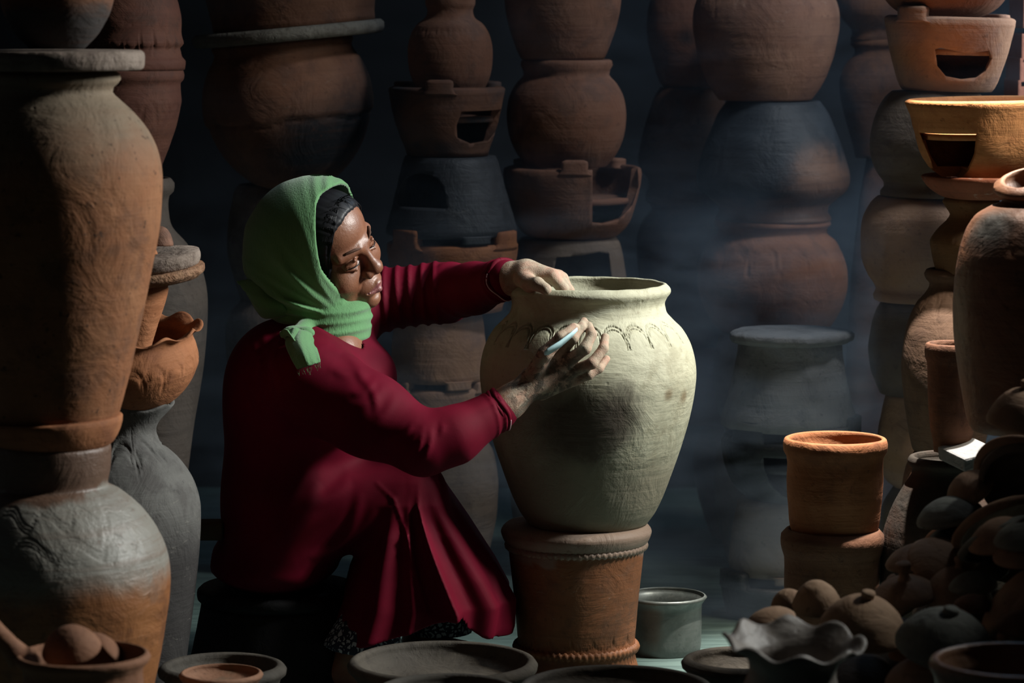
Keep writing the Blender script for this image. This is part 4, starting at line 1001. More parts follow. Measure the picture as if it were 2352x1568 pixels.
def build_limbs(B):
    B.ell(W(715, 905, 5.99), (.100, .14, .115), .02); B.ell(W(670, 1060, 5.99), (.115, .15, .16), .04); B.ell(W(650, 1210, 5.99), (.12, .17, .10), .04)
    B.cap(SH_R, SH_L, .034, .034, .02); B.ell(W(781, 806, 5.96), (.051, .088, .054), .02)
    B.cap(SH_R, EL_R, .052, .040, .02); B.cap(SH_L, EL_L, .040, .036, .02)
    for (Yh, kx, ky, Yk, ax, ay, Ya) in ((5.90, 945, 1142, 5.905, 812, 1500, 5.86), (6.1, 930, 1150, 6.11, 985, 1480, 6.16)):
        B.cap(W(665, 1215, Yh), W(kx, ky, Yk), .060, .044, .03); B.cap(W(kx, ky, Yk), W(ax, ay, Ya), .046, .030, .02)
    # feet
    for ax, ay, Ya, dx in ((812, 1505, 5.86, 62), (985, 1482, 6.16, 60)):
        fz = W(ax, ay, Ya); g = 0.026
        heel = Vector((fz.x-.025, Ya, g)); toe = Vector((fz.x+.105, Ya-.06, .017))
        B.cap(fz, heel, .030, .026, .02); B.cap(heel, toe, .026, .019, .02)
        for i in range(5):
            t = toe+Vector((-.006*abs(i-1), -.026+.013*i, 0)); B.cap(t, t+Vector((.028-.003*i, -.012, -.004)), .0095-.0008*i, .0075-.0008*i, .003)
xs = axis_([(-.60, -.405, .006), (-.405, -.255, .0016), (-.255, -.05, .005), (-.05, .20, .0019), (.20, .24, .005)])
ys = axis_([(5.66, 5.70, .006), (5.70, 5.81, .0020), (5.81, 5.87, .0023), (5.87, 6.00, .0022), (6.00, 6.36, .0060)])
zh1 = P(0+760, 395, 5.95).z; zl = P(760, 950, 5.95).z
zs = axis_([(-.005, .06, .004), (.06, zl, .0055), (zl, zh1, .0018)])
B = Field(xs, ys, zs)
build_limbs(B); build_head(B); build_hands(B)
# dried slip and wrinkles on hands: fine relief in the field itself
def skin_mat():
    m, t, bs = nt('skin'); tc = N(t, 'ShaderNodeTexCoord')
    sep = N(t, 'ShaderNodeSeparateXYZ'); t.links.new(tc.outputs['Object'], sep.inputs[0]); v = tc.outputs['Object']
    n1 = noise(t, v, 22, 5, 0.6, 0.3); n2 = noise(t, v, 90, 4, 0.6)
    skin = mixc(t, ramp(t, n1, 0.35, 0.65), (0.18, 0.070, 0.036), (0.225, 0.098, 0.054))
    skin = mixc(t, math_(t, 'MULTIPLY', ramp(t, n2, 0.5, 0.7), 0.25), skin, (0.17, 0.07, 0.04))
    cl = mixc(t, ramp(t, n1, 0.4, 0.62), (0.33, 0.275, 0.20), (0.40, 0.25, 0.18))
    # dark wet clay on the near hand and wrist: a mask round its middle
    vm = t.nodes.new('ShaderNodeVectorMath'); vm.operation = 'DISTANCE'; t.links.new(v, vm.inputs[0]); vm.inputs[1].default_value = P(1240, 862, 5.74)-WL
    nb = noise(t, v, 38, 5, 0.7, 0.4)
    near = math_(t, 'SUBTRACT', 1.0, ramp(t, vm.outputs['Value'], 0.05, 0.11))
    cl = mixc(t, math_(t, 'MULTIPLY', ramp(t, nb, 0.44, 0.56), math_(t, 'MULTIPLY', near, 0.9)), cl, (0.055, 0.045, 0.032))
    xw = P(1150, 900, 5.75).x-WL.x
    xx = math_(t, 'ADD', sep.outputs[0], math_(t, 'MULTIPLY', math_(t, 'SUBTRACT', nb, 0.5), 0.06))
    f = math_(t, 'MULTIPLY', ramp(t, xx, xw-0.01, xw+0.022), math_(t, 'ADD', 0.6, math_(t, 'MULTIPLY', ramp(t, n2, 0.3, 0.6), 0.4)))
    t.links.new(mixc(t, f, skin, cl), bs.inputs['Base Color'])
    ro = t.nodes.new('ShaderNodeMapRange'); t.links.new(f, ro.inputs[0]); ro.inputs[3].default_value = 0.44; ro.inputs[4].default_value = 0.85
    t.links.new(ro.outputs[0], bs.inputs['Roughness']); bs.inputs['Specular IOR Level'].default_value = 0.55
    bs.inputs['Subsurface Weight'].default_value = 0.06; bs.inputs['Subsurface Radius'].default_value = (0.01, 0.004, 0.002); bs.inputs['Subsurface Scale'].default_value = 0.3
    vo = N(t, 'ShaderNodeTexVoronoi', feature='DISTANCE_TO_EDGE'); t.links.new(v, vo.inputs['Vector']); vo.inputs['Scale'].default_value = 260
    h = math_(t, 'ADD', math_(t, 'MULTIPLY', n2, 0.8), math_(t, 'MULTIPLY', ramp(t, vo.outputs['Distance'], 0, 0.2), math_(t, 'MULTIPLY_ADD', f, 0.10, 0.05)))
    bp = N(t, 'ShaderNodeBump'); bp.inputs['Strength'].default_value = 0.38; bp.inputs['Distance'].default_value = 0.003
    t.links.new(h, bp.inputs['Height']); t.links.new(bp.outputs[0], bs.inputs['Normal']); return m
M['skin'] = skin_mat(); M['lips'] = plain('lips', (0.21, 0.075, 0.072), rough=0.42, spec=0.5, bump=0.4, bscale=160); M['hair'] = plain('black_hair', (0.006, 0.006, 0.008), rough=0.5, spec=0.3)
V, Q = B.mesh('body'); del B
body = wpart('body', V, Q, M['skin'])
body.data.materials.append(M['lips']); body.data.materials.append(M['hair'])
def loc_head(pts):
    d = (pts-np.array(HO))/HS; return d@np.array(e_), d@np.array(f_), d@np.array(u_)
me = body.data; nf = len(me.polygons); cen = np.zeros(nf*3, np.float32); me.polygons.foreach_get('center', cen); cen = cen.reshape(-1, 3)+np.array(WL)
l, f, u = loc_head(cen); mi = np.zeros(nf, np.int32)
top = -.0600-.5*np.maximum(np.abs(l)-.004, 0)-.004*(np.abs(l) < .0025); bot = -.0838+.42*np.abs(l)
mi[(np.abs(l) < .0245) & (f > .084) & (u < top) & (u > bot)] = 1
me.polygons.foreach_set('material_index', mi)
M['brow'] = plain('thin_brow_hair', (0.07, 0.034, 0.022), rough=0.7)
# eyebrows and lashes
for s in (-1, 1):
    bm = bmesh.new(); tube_bm(bm, [H(s*.014, .0958, .0215)-WL, H(s*.026, .0932, .0268)-WL, H(s*.040, .0828, .0268)-WL, H(s*.050, .0720, .0210)-WL], [.0014, .0030, .0026, .0010], 6)
    bm_obj('eyebrow', bm, M['brow'], woman, True)
    bm = bmesh.new(); tube_bm(bm, [H(s*.0175, .0890, -.0030)-WL, H(s*.027, .0925, -.0042)-WL, H(s*.037, .0895, -.0042)-WL, H(s*.0465, .0800, -.0035)-WL], [.0006, .0012, .0013, .0006], 6)
    bm_obj('eyelashes', bm, M['hair'], woman, True)

# ---- hair: cap over the skull, back of the hairline, with strands
def hl(x, y, z):
    dx, dy, dz = (x-HO.x)/HS, (y-HO.y)/HS, (z-HO.z)/HS
    return (dx*e_.x+dy*e_.y+dz*e_.z), (dx*f_.x+dy*f_.y+dz*f_.z), (dx*u_.x+dy*u_.y+dz*u_.z)
hx0, hx1 = HO.x-.16, HO.x+.14
HF = Field(np.arange(hx0, hx1, .0028), np.arange(HO.y-.15, HO.y+.15, .0028), np.arange(HO.z-.17, HO.z+.17, .0028))
hell(HF, 0, -.010, .032, (.0765, .094, .084), .02); hell(HF, 0, .029, .048, (.069, .063, .057), .02); hell(HF, 0, .0, -.03, (.074, .07, .08), .02)
for s in (-1, 1): hell(HF, s*.046, .030, .0, (.024, .040, .062), .015)
HF.put(lambda x, y, z: (lambda l, f, u: np.maximum((f-(.076-.30*np.maximum(np.abs(l)-.02, 0)-.14*np.maximum(.07-u, 0)))*.9, -u-.10))(*hl(x, y, z)), (hx0, HO.y-.15, HO.z-.17), (hx1, HO.y+.15, HO.z+.17), .004, 'int')
HF.put(lambda x, y, z: (lambda l, f, u: 0.00035*np.sin(u*70+np.arctan2(l, u-.02)*34)+.0002*np.sin(np.arctan2(l, u-.02)*61+1))(*hl(x, y, z)), (hx0, HO.y-.15, HO.z-.17), (hx1, HO.y+.15, HO.z+.17), .004, 'disp')
V, Q = HF.mesh('hair'); hair = wpart('hair', V, Q, M['hair'], None, 1)
bm = bmesh.new(); rs = np.random.RandomState(4)
for i in range(34):     # loose strands at the forehead and temple
    s = rs.rand(); l0 = -.045+.095*s; f0 = .066-.5*max(abs(l0)-.012, 0)+.006*rs.rand(); u0 = .092-.8*max(abs(l0)-.02, 0)+.008*rs.rand()
    p0 = H(l0, f0-.012, u0+.003); L_ = .012+.022*rs.rand()
    d = (f_*(.7+.5*rs.rand())+u_*(.9*rs.rand()-.35)+e_*(.7*rs.rand()-.35)); tube_bm(bm, [p0-WL, p0+d*L_*.5+u_*.003-WL, p0+d*L_-WL], [.0007, .0006, .0002], 4, False)
bm_obj('loose_strands', bm, M['hair'], hair, True)
def on_hair(l, f, u):
    best = 0
    for c, r in (((0, -.010, .032), (.0765, .094, .084)), ((0, .029, .048), (.069, .063, .057)), ((-.046, .030, .0), (.024, .040, .062)), ((.046, .030, .0), (.024, .040, .062))):
        o = np.array([0, 0, .03]); d = np.array([l, f, u])-o; d = d/np.linalg.norm(d); r = np.array(r); oc = (o-np.array(c))/r; dd = d/r
        A_ = dd@dd; B_ = oc@dd; C_ = oc@oc-1; q = B_*B_-A_*C_
        if q > 0: best = max(best, (-B_+math.sqrt(q))/A_)
    return o+d*(best+.0012)
bm = bmesh.new()
for i in range(230):
    s = rs.rand(); side = -1 if i % 4 else 1
    p0 = np.array([.004+side*.002, .066-.09*s, .10]); p2 = np.array([side*.08, .052-.10*s+.012*rs.randn()*.4, -.02-.01*rs.rand()]); p1_ = np.array([side*.055, .064-.10*s, .075])
    pts_ = []
    for k in range(9):
        t_ = k/8.; q = (1-t_)**2*p0+2*t_*(1-t_)*p1_+t_*t_*p2; q = on_hair(*q); pts_.append(H(*q)-WL)
    tube_bm(bm, pts_, [.0008]*8+[.0004], 4, False)
bm_obj('combed_strands', bm, M['hair'], hair, True)

# ---- headscarf
def scarf_mat():
    m, t, bs = nt('green_crepe'); tc = N(t, 'ShaderNodeTexCoord'); v = tc.outputs['Object']
    mp = N(t, 'ShaderNodeMapping'); mp.inputs['Scale'].default_value = (1.0, 1.0, 0.22); mp.inputs['Rotation'].default_value = (0, 0.25, 0); t.links.new(v, mp.inputs[0])
    n1 = noise(t, mp.outputs[0], 330, 3, 0.6, 0.4); n2 = noise(t, v, 30, 4)
    t.links.new(mixc(t, n2, (0.09, 0.21, 0.085), (0.115, 0.26, 0.115)), bs.inputs['Base Color']); bs.inputs['Roughness'].default_value = 0.85; bs.inputs['Sheen Weight'].default_value = 0.25
    bs.inputs['Specular IOR Level'].default_value = 0.15
    bp = N(t, 'ShaderNodeBump'); bp.inputs['Strength'].default_value = 0.6; bp.inputs['Distance'].default_value = 0.0022
    t.links.new(n1, bp.inputs['Height']); t.links.new(bp.outputs[0], bs.inputs['Normal']); return m
M['scarf'] = scarf_mat()
sx0, sx1 = P(535, 600, 5.95).x, P(860, 600, 5.95).x; sz0, sz1 = P(700, 870, 5.95).z, P(700, 400, 5.95).z
SF = Field(np.arange(sx0, sx1, .0030), np.arange(5.76, 6.16, .0030), np.arange(sz0, sz1, .0030))
yc = 5.965
def hood(F, g):     # g = offset
    F.ell(P(712, 540, yc-.02), (.106+g, .124+g, .108+g), .05)
    F.ell(P(694, 582, yc), (.102+g, .112+g, .118+g), .05)
    F.ell(P(652, 575, yc), (.068+g, .082+g, .078+g), .03)
    F.ell(P(752, 520, yc-.025), (.062+g, .112+g, .088+g), .04)
    F.cap(P(706, 655, yc), P(744, 722, yc), .080+g, .060+g, .05)
hood(SF, 0.0)
BX = ((sx0, 5.76, sz0), (sx1, 6.16, sz1))
pv = P(790, 735, 5.9)
def hood_fold(x, y, z):
    dx = x-pv.x; dz = z-pv.z; r = np.sqrt(dx*dx+dz*dz); a = np.arctan2(dz, -dx)       # 0 = left, pi/2 = up
    win = np.clip((r-.02)/.06, 0, 1)*np.clip((.30-r)/.14, 0, 1)
    A = np.clip(1.35-a, 0, 1.0)                                                        # none near the front edge
    t = a*17+np.sin(r*22)*1.1+np.sin((y-yc)*9)*.8
    d = -.0085*win*A*ridge(t, 3.0)-.0040*win*A*ridge(a*29+1.3+r*10, 2.6)
    d = d-.0012*np.sin(a*70)*np.exp(-((a-1.45)/.12)**2)                                # gathers by the front hem
    return d
SF.put(hood_fold, *BX, .004, 'disp')
hollow = Field(*SF.ax); hood(hollow, -0.0075); SF.D = np.maximum(SF.D, -hollow.D); del hollow
# opening for the face: everything in front of a curved cut
pa, pb = P(737, 430, 5.85), P(778, 720, 5.88)
def face_cut(x, y, z):
    tz = (pa.z-z)/(pa.z-pb.z)
    xe = pa.x+(pb.x-pa.x)*np.clip(tz, -.3, 1.1)-.013*np.sin(np.pi*np.clip(tz, 0, 1))
    xe = xe+np.clip(y-5.86, -.02, .3)*.36                              # the far edge sits further forward
    xe = xe+.03*np.clip(-tz+.06, 0, 1)*6
    return (x-xe)*.93
SF.put(face_cut, *BX, .002, 'int')
# rolled hem along the opening
hem = []
for i in range(26):
    tz = -.02+1.0*i/25; z = pa.z+(pb.z-pa.z)*tz
    hem.append(z)
# wrap round the neck
nc = P(752, 736, 5.985)
def wrap(x, y, z):
    tilt = (x-nc.x)*.10+(y-nc.y)*.05
    zz = z-nc.z-tilt; rx_, ry_ = .070, .080
    rr = np.sqrt(((x-nc.x)/rx_)**2+((y-nc.y)/ry_)**2); d = (rr-1)*.072
    q = np.sqrt(d**2+(np.maximum(np.abs(zz)-.025, 0))**2)-.0135
    fold = .0030*ridge(zz*330+np.arctan2(y-nc.y, x-nc.x)*1.6, 2)+.002*ridge(zz*190-np.arctan2(y-nc.y, x-nc.x)*2.4, 2)
    return q-fold
SF.put(wrap, (nc.x-.12, nc.y-.12, nc.z-.06), (nc.x+.12, nc.y+.12, nc.z+.06), .008)
# knot
SF.cap(P(706, 750, 5.905), P(684, 766, 5.850), .020, .015, .01); SF.ell(P(672, 766, 5.838), (.021, .016, .015), .008); SF.ell(P(700, 764, 5.832), (.019, .014, .012), .006)
V, Q = SF.mesh('headscarf'); del SF
scarf = wpart('headscarf', V, Q, M['scarf'])
def cloth_strip(name, rows, mat, parent, thick=0.003, sub=6, ripple=0.0, seed=0):
    """rows = list of rows of world points; a thick strip smoothed between them"""
    A = np.array([[tuple(p) for p in r] for r in rows]); n, m = A.shape[:2]
    def up(A, ax, k):
        n = A.shape[ax]; t = np.linspace(0, n-1, (n-1)*k+1); i = np.clip(np.floor(t).astype(int), 0, n-2); f = t-i
        g = lambda j: np.take(A, np.clip(j, 0, n-1), axis=ax)
        sh = [1]*A.ndim; sh[ax] = len(t); f = f.reshape(sh)
        p0, p1, p2, p3 = g(i-1), g(i), g(i+1), g(i+2)
        return 0.5*((2*p1)+(-p0+p2)*f+(2*p0-5*p1+4*p2-p3)*f**2+(-p0+3*p1-3*p2+p3)*f**3)
    A = up(up(A, 0, sub), 1, sub); n, m = A.shape[:2]
    du = np.gradient(A, axis=0); dv = np.gradient(A, axis=1); nr = np.cross(du, dv); nr /= np.linalg.norm(nr, axis=2, keepdims=True)+1e-9
    if ripple:
        s = np.linspace(0, 1, m)[None, :, None]; A = A+nr*ripple*np.sin(s*28+seed)*np.linspace(0.3, 1, n)[:, None, None]
    V = np.concatenate([(A+nr*thick/2).reshape(-1, 3), (A-nr*thick/2).reshape(-1, 3)]); N_ = n*m
    Q = []
    for i in range(n-1):
        for j in range(m-1):
            a = i*m+j; Q.append((a, a+m, a+m+1, a+1)); Q.append((N_+a, N_+a+1, N_+a+m+1, N_+a+m))
    for i in range(n-1):
        for j, fl in ((0, 1), (m-1, 0)):
            a = i*m+j; q = (a, a+m, N_+a+m, N_+a); Q.append(q[::-1] if fl else q)
    for j in range(m-1):
        for i, fl in ((0, 0), (n-1, 1)):
            a = i*m+j; q = (a, a+1, N_+a+1, N_+a); Q.append(q[::-1] if fl else q)
    me = fast_mesh(name, V-np.array(WL), np.array(Q)); return link(name, me, mat, parent)
cloth_strip('scarf_tail', [[W(664, 764, 5.830), W(690, 758, 5.808), W(714, 764, 5.826)], [W(656, 788, 5.790), W(688, 784, 5.752), W(724, 792, 5.782)], [W(668, 820, 5.738), W(698, 816, 5.708), W(731, 812, 5.735)], [W(684, 848, 5.712), W(708, 840, 5.690), W(736, 830, 5.704)]], M['scarf'], scarf, ripple=.0016)
cloth_strip('scarf_tail', [[W(660, 764, 5.828), W(676, 752, 5.810), W(694, 760, 5.818)], [W(648, 774, 5.812), W(668, 772, 5.780), W(692, 804, 5.745)], [W(642, 764, 5.802), W(660, 758, 5.785), W(696, 816, 5.728)]], M['scarf'], scarf, ripple=.001)
cloth_strip('scarf_tail', [[W(668, 722, 5.905), W(650, 700, 5.880), W(640, 680, 5.90)], [W(628, 730, 5.90), W(610, 695, 5.870), W(604, 655, 5.895)], [W(600, 726, 5.915), W(584, 690, 5.885), W(574, 642, 5.91)], [W(580, 690, 5.93), W(564, 668, 5.915), W(543, 646, 5.93)]], M['scarf'], scarf, ripple=.0016)
bm = bmesh.new()
for i in range(16):      # frayed threads at the tail end
    a = W(685+50*i/15., 847-16*i/15., 5.700)-WL; d = Vector((rs.rand()*.01-.006, -.002, -.006-.012*rs.rand())); tube_bm(bm, [a, a+d*.6, a+d+Vector((.003*rs.rand(), 0, 0))], [.0005, .0004, .0002], 4, False)
bm_obj('frayed_threads', bm, M['scarf'], scarf, True)

# ---- dress
def dress_mat():
    m, t, bs = nt('crimson_jersey'); tc = N(t, 'ShaderNodeTexCoord'); v = tc.outputs['Object']
    n1 = noise(t, v, 900, 2, 0.5); n2 = noise(t, v, 7, 5, 0.6)
    c = mixc(t, ramp(t, n2, 0.3, 0.7), (0.085, 0.0006, 0.009), (0.12, 0.0008, 0.013))
    n3 = noise(t, v, 26, 5, 0.75, 1.0)
    c = mixc(t, math_(t, 'MULTIPLY', ramp(t, n3, 0.70, 0.78), 0.35), c, (0.09, 0.02, 0.025))
    t.links.new(c, bs.inputs['Base Color']); bs.inputs['Roughness'].default_value = 0.72; bs.inputs['Specular IOR Level'].default_value = 0.12
    bs.inputs['Sheen Weight'].default_value = 0.03; bs.inputs['Sheen Tint'].default_value = (1, 0.05, 0.15, 1)
    bp = N(t, 'ShaderNodeBump'); bp.inputs['Strength'].default_value = 0.15; bp.inputs['Distance'].default_value = 0.001
    t.links.new(n1, bp.inputs['Height']); t.links.new(bp.outputs[0], bs.inputs['Normal']); return m
M['dress'] = dress_mat()
dz0 = P(800, 1500, 5.75).z-.03
DX = np.arange(P(490, 1000, 6.0).x, P(1192, 1000, 6.0).x+.004, .0034); DY = np.arange(5.62, 6.32, .0042); DZ = np.arange(dz0, P(800, 580, 6.0).z, .0034)
DF = Field(DX, DY, DZ)
DF.ell(W(700, 900, 5.985), (.135, .182, .135), .05)
DF.ell(W(655, 850, 5.985), (.098, .155, .088), .05)
DF.ell(W(652, 1010, 5.985), (.112, .185, .20), .06)
DF.ell(W(640, 1180, 5.985), (.108, .205, .14), .06); DF.ell(W(628, 1285, 5.985), (.125, .19, .052), .05)
DF.ell(W(828, 868, 5.985), (.070, .145, .072), .04)
DF.ell(W(760, 960, 5.985), (.09, .15, .10), .06)
DF.cap(W(728, 825, 5.87), W(800, 742, 6.12), .050, .056, .05)
# thighs
DF.cap(W(665, 1200, 5.885), W(945, 1130, 5.885), .092, .066, .05); DF.cap(W(665, 1200, 6.08), W(932, 1130, 6.10), .088, .060, .05)
# skirt falling from the knees: horizontal slices of a soft oval with hanging folds
zt_ = [P(900, p, 5.98).z for p in (1500, 1467, 1420, 1360, 1300, 1200, 1130, 1080, 1060)][::1]
xl = [P(x, 1300, 5.98).x for x in (742, 752, 768, 788, 806, 845, 880, 920, 940)]
xr = [P(x, 1300, 5.98).x for x in (1140, 1150, 1168, 1174, 1142, 1078, 1030, 1000, 985)]
bY_ = [.222, .220, .216, .208, .198, .178, .155, .10, .06]
def skirt(off):
    def fn(x, y, z):
        L0 = np.interp(z, zt_, xl); R0 = np.interp(z, zt_, xr); b = np.interp(z, zt_, bY_)
        c = (L0+R0)/2; a = (R0-L0)/2; qx = (x-c)/a; qy = (y-5.975)/b
        rr = (np.abs(qx)**3.4+np.abs(qy)**3.4)**(1/3.4); th = np.arctan2(qx, -qy)      # 0 = towards the camera, + = right
        s = np.clip((zt_[-1]-z)/(zt_[-1]-zt_[0]), 0, 1)
        g = lambda c0, w0: np.exp(-((th-c0)/w0)**2)
        fold = .030*s**1.1*g(.10+.34*s, .055+.02*s)-.026*s*g(.10+.34*s+.26, .15)-.007*s*g(.10+.34*s-.22, .13)
        fold = fold+.012*s*g(-.50, .11)-.004*s*g(-.26, .10)-.004*s*g(-.72, .12)+.014*s*g(1.30, .16)-.014*s*g(1.0, .14)+.008*s*g(-.12, .07)+.008*s*np.cos(th*5+1)*(np.abs(th) > 1.7)
        return (rr-1)*np.minimum(a, b)*.85-fold-off
    return fn
DF.put(skirt(0), (xl[0]-.02, 5.74, zt_[0]-.05), (xr[3]+.05, 6.22, zt_[-1]+.01), .03)
hz = [P(x, p, 5.85).z for x, p in ((720, 1500), (745, 1490), (850, 1462), (930, 1440), (1000, 1415), (1030, 1408), (1062, 1404), (1075, 1432), (1110, 1456), (1145, 1467), (1180, 1470))]
hxx = [P(x, 1440, 5.85).x for x in (720, 745, 850, 930, 1000, 1030, 1062, 1075, 1110, 1145, 1180)]
# sleeves
DF.cap(SH_R, W(850, 955, 5.745), .088, .073, .045); DF.cap(W(850, 955, 5.745), EL_R, .073, .058, .03); DF.cap(EL_R, W(1040, 1000, 5.705), .056, .051, .02)
DF.cap(W(1040, 1000, 5.705), W(1146, 940, 5.742), .051, .0375, .02)
DF.cap(SH_L, EL_L, .062, .056, .05); DF.cap(EL_L, W(1090, 662, 6.07), .055, .048, .02); DF.cap(W(1090, 662, 6.07), W(1158, 641, 5.975), .048, .0375, .02)
BD = ((DX[0], DY[0], DZ[0]), (DX[-1], DY[-1], DZ[-1]))
def along(x, y, z, a, b):
    ba = b-a; return ((x-a.x)*ba.x+(y-a.y)*ba.y+(z-a.z)*ba.z)/ba.length_squared
def seg_d(x, y, z, a, b):
    ba = b-a; h = np.clip(along(x, y, z, a, b), 0, 1)
    return np.sqrt((x-a.x-ba.x*h)**2+(y-a.y-ba.y*h)**2+(z-a.z-ba.z*h)**2)
def crease(a, b, wd, dep, bend=0.0):      # one pressed fold: a groove with a soft ridge beside it, on the near side of the garment
    ymax = max(a[1], b[1])+.07; ax0, az0, ax1, az1 = a[0], a[2], b[0], b[2]; dx, dz = ax1-ax0, az1-az0; L2 = dx*dx+dz*dz; L = math.sqrt(L2); r = wd*4
    def fn(x, y, z):
        t = np.clip(((x-ax0)*dx+(z-az0)*dz)/L2, 0, 1); bow = .10*L*np.sin(np.pi*t)
        ex, ez = x-ax0-dx*t+dz/L*bow, z-az0-dz*t-dx/L*bow
        s = (ex*dz-ez*dx)/L; d = np.sqrt(ex*ex+ez*ez); out = np.exp(-(np.maximum(d-np.abs(s), 0)/wd)**2)
        en = np.sin(np.pi*np.clip(t, .02, .98))**.7*np.clip((ymax-y)/.03, 0, 1)*out
        return dep*en*(.28*np.exp(-((s-wd*.8)/wd)**2)-.55*np.exp(-((s+wd*.8)/(wd*1.1))**2))
    DF.put(fn, [min(ax0, ax1)-r, DY[0], min(az0, az1)-r], [max(ax0, ax1)+r, ymax, max(az0, az1)+r], .001, 'disp')
# wrinkles on the far sleeve: rings across the arm
def rings(a, b, rad, amp, freq, ph, t0, t1, skew=0.0):
    a, b = Vector(a), Vector(b)
    def fn(x, y, z):
        t = along(x, y, z, a, b)+skew*(z-(a.z+b.z)/2); d = seg_d(x, y, z, a, b)
        w_ = np.clip((t-t0)/.1, 0, 1)*np.clip((t1-t)/.1, 0, 1)*np.clip((rad*1.6-d)/(rad*.4), 0, 1)
        return -amp*w_*ridge(t*freq+ph+6*(z-a.z), 2.5)
    r = rad*1.6; DF.put(fn, [min(a[i], b[i])-r for i in range(3)], [max(a[i], b[i])+r for i in range(3)], .001, 'disp')
rings(W(860, 670, 6.17), EL_L, .065, .0045, 34, 0, -.05, 1.0, .6)
rings(EL_L, W(1158, 641, 5.975), .055, .0038, 24, 1, -.1, .35, .8)
rings(EL_L, W(1158, 641, 5.975), .055, .0034, 40, 1, .75, 1.05, .0)
rings(W(1040, 1000, 5.705), W(1146, 940, 5.742), .055, .0036, 40, 1, .70, 1.05, -2.0)
# elbow creases on the near sleeve
for (x0, y0, x1, y1, w_, d_) in ((972, 972, 930, 1052, .007, .006), (962, 975, 900, 1040, .0065, .005), (985, 975, 958, 1062, .006, .006), (948, 968, 880, 1022, .006, .004), (1012, 968, 1004, 1000, .005, .003),
        (905, 905, 820, 985, .008, .0035), (880, 880, 800, 930, .008, .004), (862, 870, 800, 900, .007, .004), (842, 842, 760, 850, .009, .005), (820, 835, 745, 842, .008, .004)):
    crease(W(x0, y0, 5.665 if x0 > 900 else 5.69), W(x1, y1, 5.65 if x0 > 900 else 5.68), w_, d_)
# folds down the back and across the chest, lap
for (x0, y0, x1, y1, Y0, Y1, w_, d_) in ((572, 800, 600, 930, 5.86, 5.82, .010, .006), (590, 770, 640, 960, 5.86, 5.80, .010, .006), (556, 860, 590, 980, 5.88, 5.82, .009, .005), (630, 745, 610, 830, 5.86, 5.84, .010, .005),
        (760, 790, 838, 840, 5.86, 5.84, .008, .006), (840, 850, 870, 920, 5.84, 5.86, .007, .004), (855, 720, 842, 790, 5.90, 5.90, .008, .006), (780, 810, 850, 880, 5.84, 5.84, .008, .004),
        (560, 1130, 530, 1230, 5.86, 5.86, .012, .007), (720, 1100, 600, 1240, 5.79, 5.80, .014, .009), (860, 1160, 700, 1280, 5.79, 5.80, .012, .008), (800, 1100, 690, 1150, 5.79, 5.80, .012, .008), (820, 1130, 730, 1290, 5.78, 5.80, .010, .007), (600, 1080, 560, 1180, 5.8, 5.84, .012, .006)):
    crease(W(x0, y0, Y0), W(x1, y1, Y1), w_, d_)
# seam ridge on the skirt
def ridge_line(pts, wd, amp):
    for a, b in zip(pts[:-1], pts[1:]):
        a, b = Vector(a), Vector(b)
        DF.put(lambda x, y, z, a=a, b=b: -amp*np.exp(-(seg_d(x*1.0, a.y+(b.y-a.y)*.5+0*y, z, Vector((a.x, (a.y+b.y)/2, a.z)), Vector((b.x, (a.y+b.y)/2, b.z)))/wd)**2)*(y < 5.95), [min(a[0], b[0])-wd*3, 5.74, min(a[2], b[2])-wd*3], [max(a[0], b[0])+wd*3, 5.93, max(a[2], b[2])+wd*3], .001, 'disp')
ridge_line([W(865, 1115, 5.8), W(905, 1150, 5.8), W(935, 1230, 5.8), W(955, 1310, 5.8), W(985, 1412, 5.8)], .0032, .0016)
# neckline: V cut
va, vb, vc_ = P(765, 770, 5.85), P(829, 806, 5.85), P(812, 740, 5.85)
VA, VB, VC = P(762, 774, 5.85), P(831, 812, 5.85), P(806, 728, 5.85)
def vneck(x, y, z):
    dx, dz = VB.x-VA.x, VB.z-VA.z; L = math.hypot(dx, dz); d1 = ((x-VA.x)*(-dz)+(z-VA.z)*dx)/L
    dx, dz = VB.x-VC.x, VB.z-VC.z; L = math.hypot(dx, dz); d2 = ((x-VC.x)*dz-(z-VC.z)*dx)/L
    return np.minimum(np.minimum(d1, d2), 5.99-y)
DF.put(vneck, (VA.x-.03, 5.74, VB.z-.02), (VB.x+.03, 5.99, VC.z+.03), .001, 'int')
# hollow skirt, cut hem
inner = Field(DX, DY, DZ); inner.D[:] = 1.0; inner.put(skirt(-.009), (xl[0]-.02, 5.74, zt_[0]-.05), (xr[3]+.05, 6.22, P(900, 1230, 5.9).z), .001)
inner.put(lambda x, y, z: z-P(900, 1230, 5.9).z+0*x+0*y, *BD, .001, 'int')
DF.D = np.maximum(DF.D, -inner.D); del inner
DF.put(lambda x, y, z: np.interp(x, hxx, hz)-z+0*y, *BD, .001, 'int')
# keep the seat of the dress above the stool
seat_z = P(650, 1338, 5.9).z
DF.put(lambda x, y, z: np.minimum(np.maximum(seat_z+.25*np.abs(x-P(640, 1300, 5.95).x)**1.0*0-z, x-P(800, 1300, 5.95).x), 1)+0*y, *BD, .001, 'disp') if False else None
V, Q = DF.mesh('dress'); del DF
dress = wpart('dress', V, Q, M['dress'])
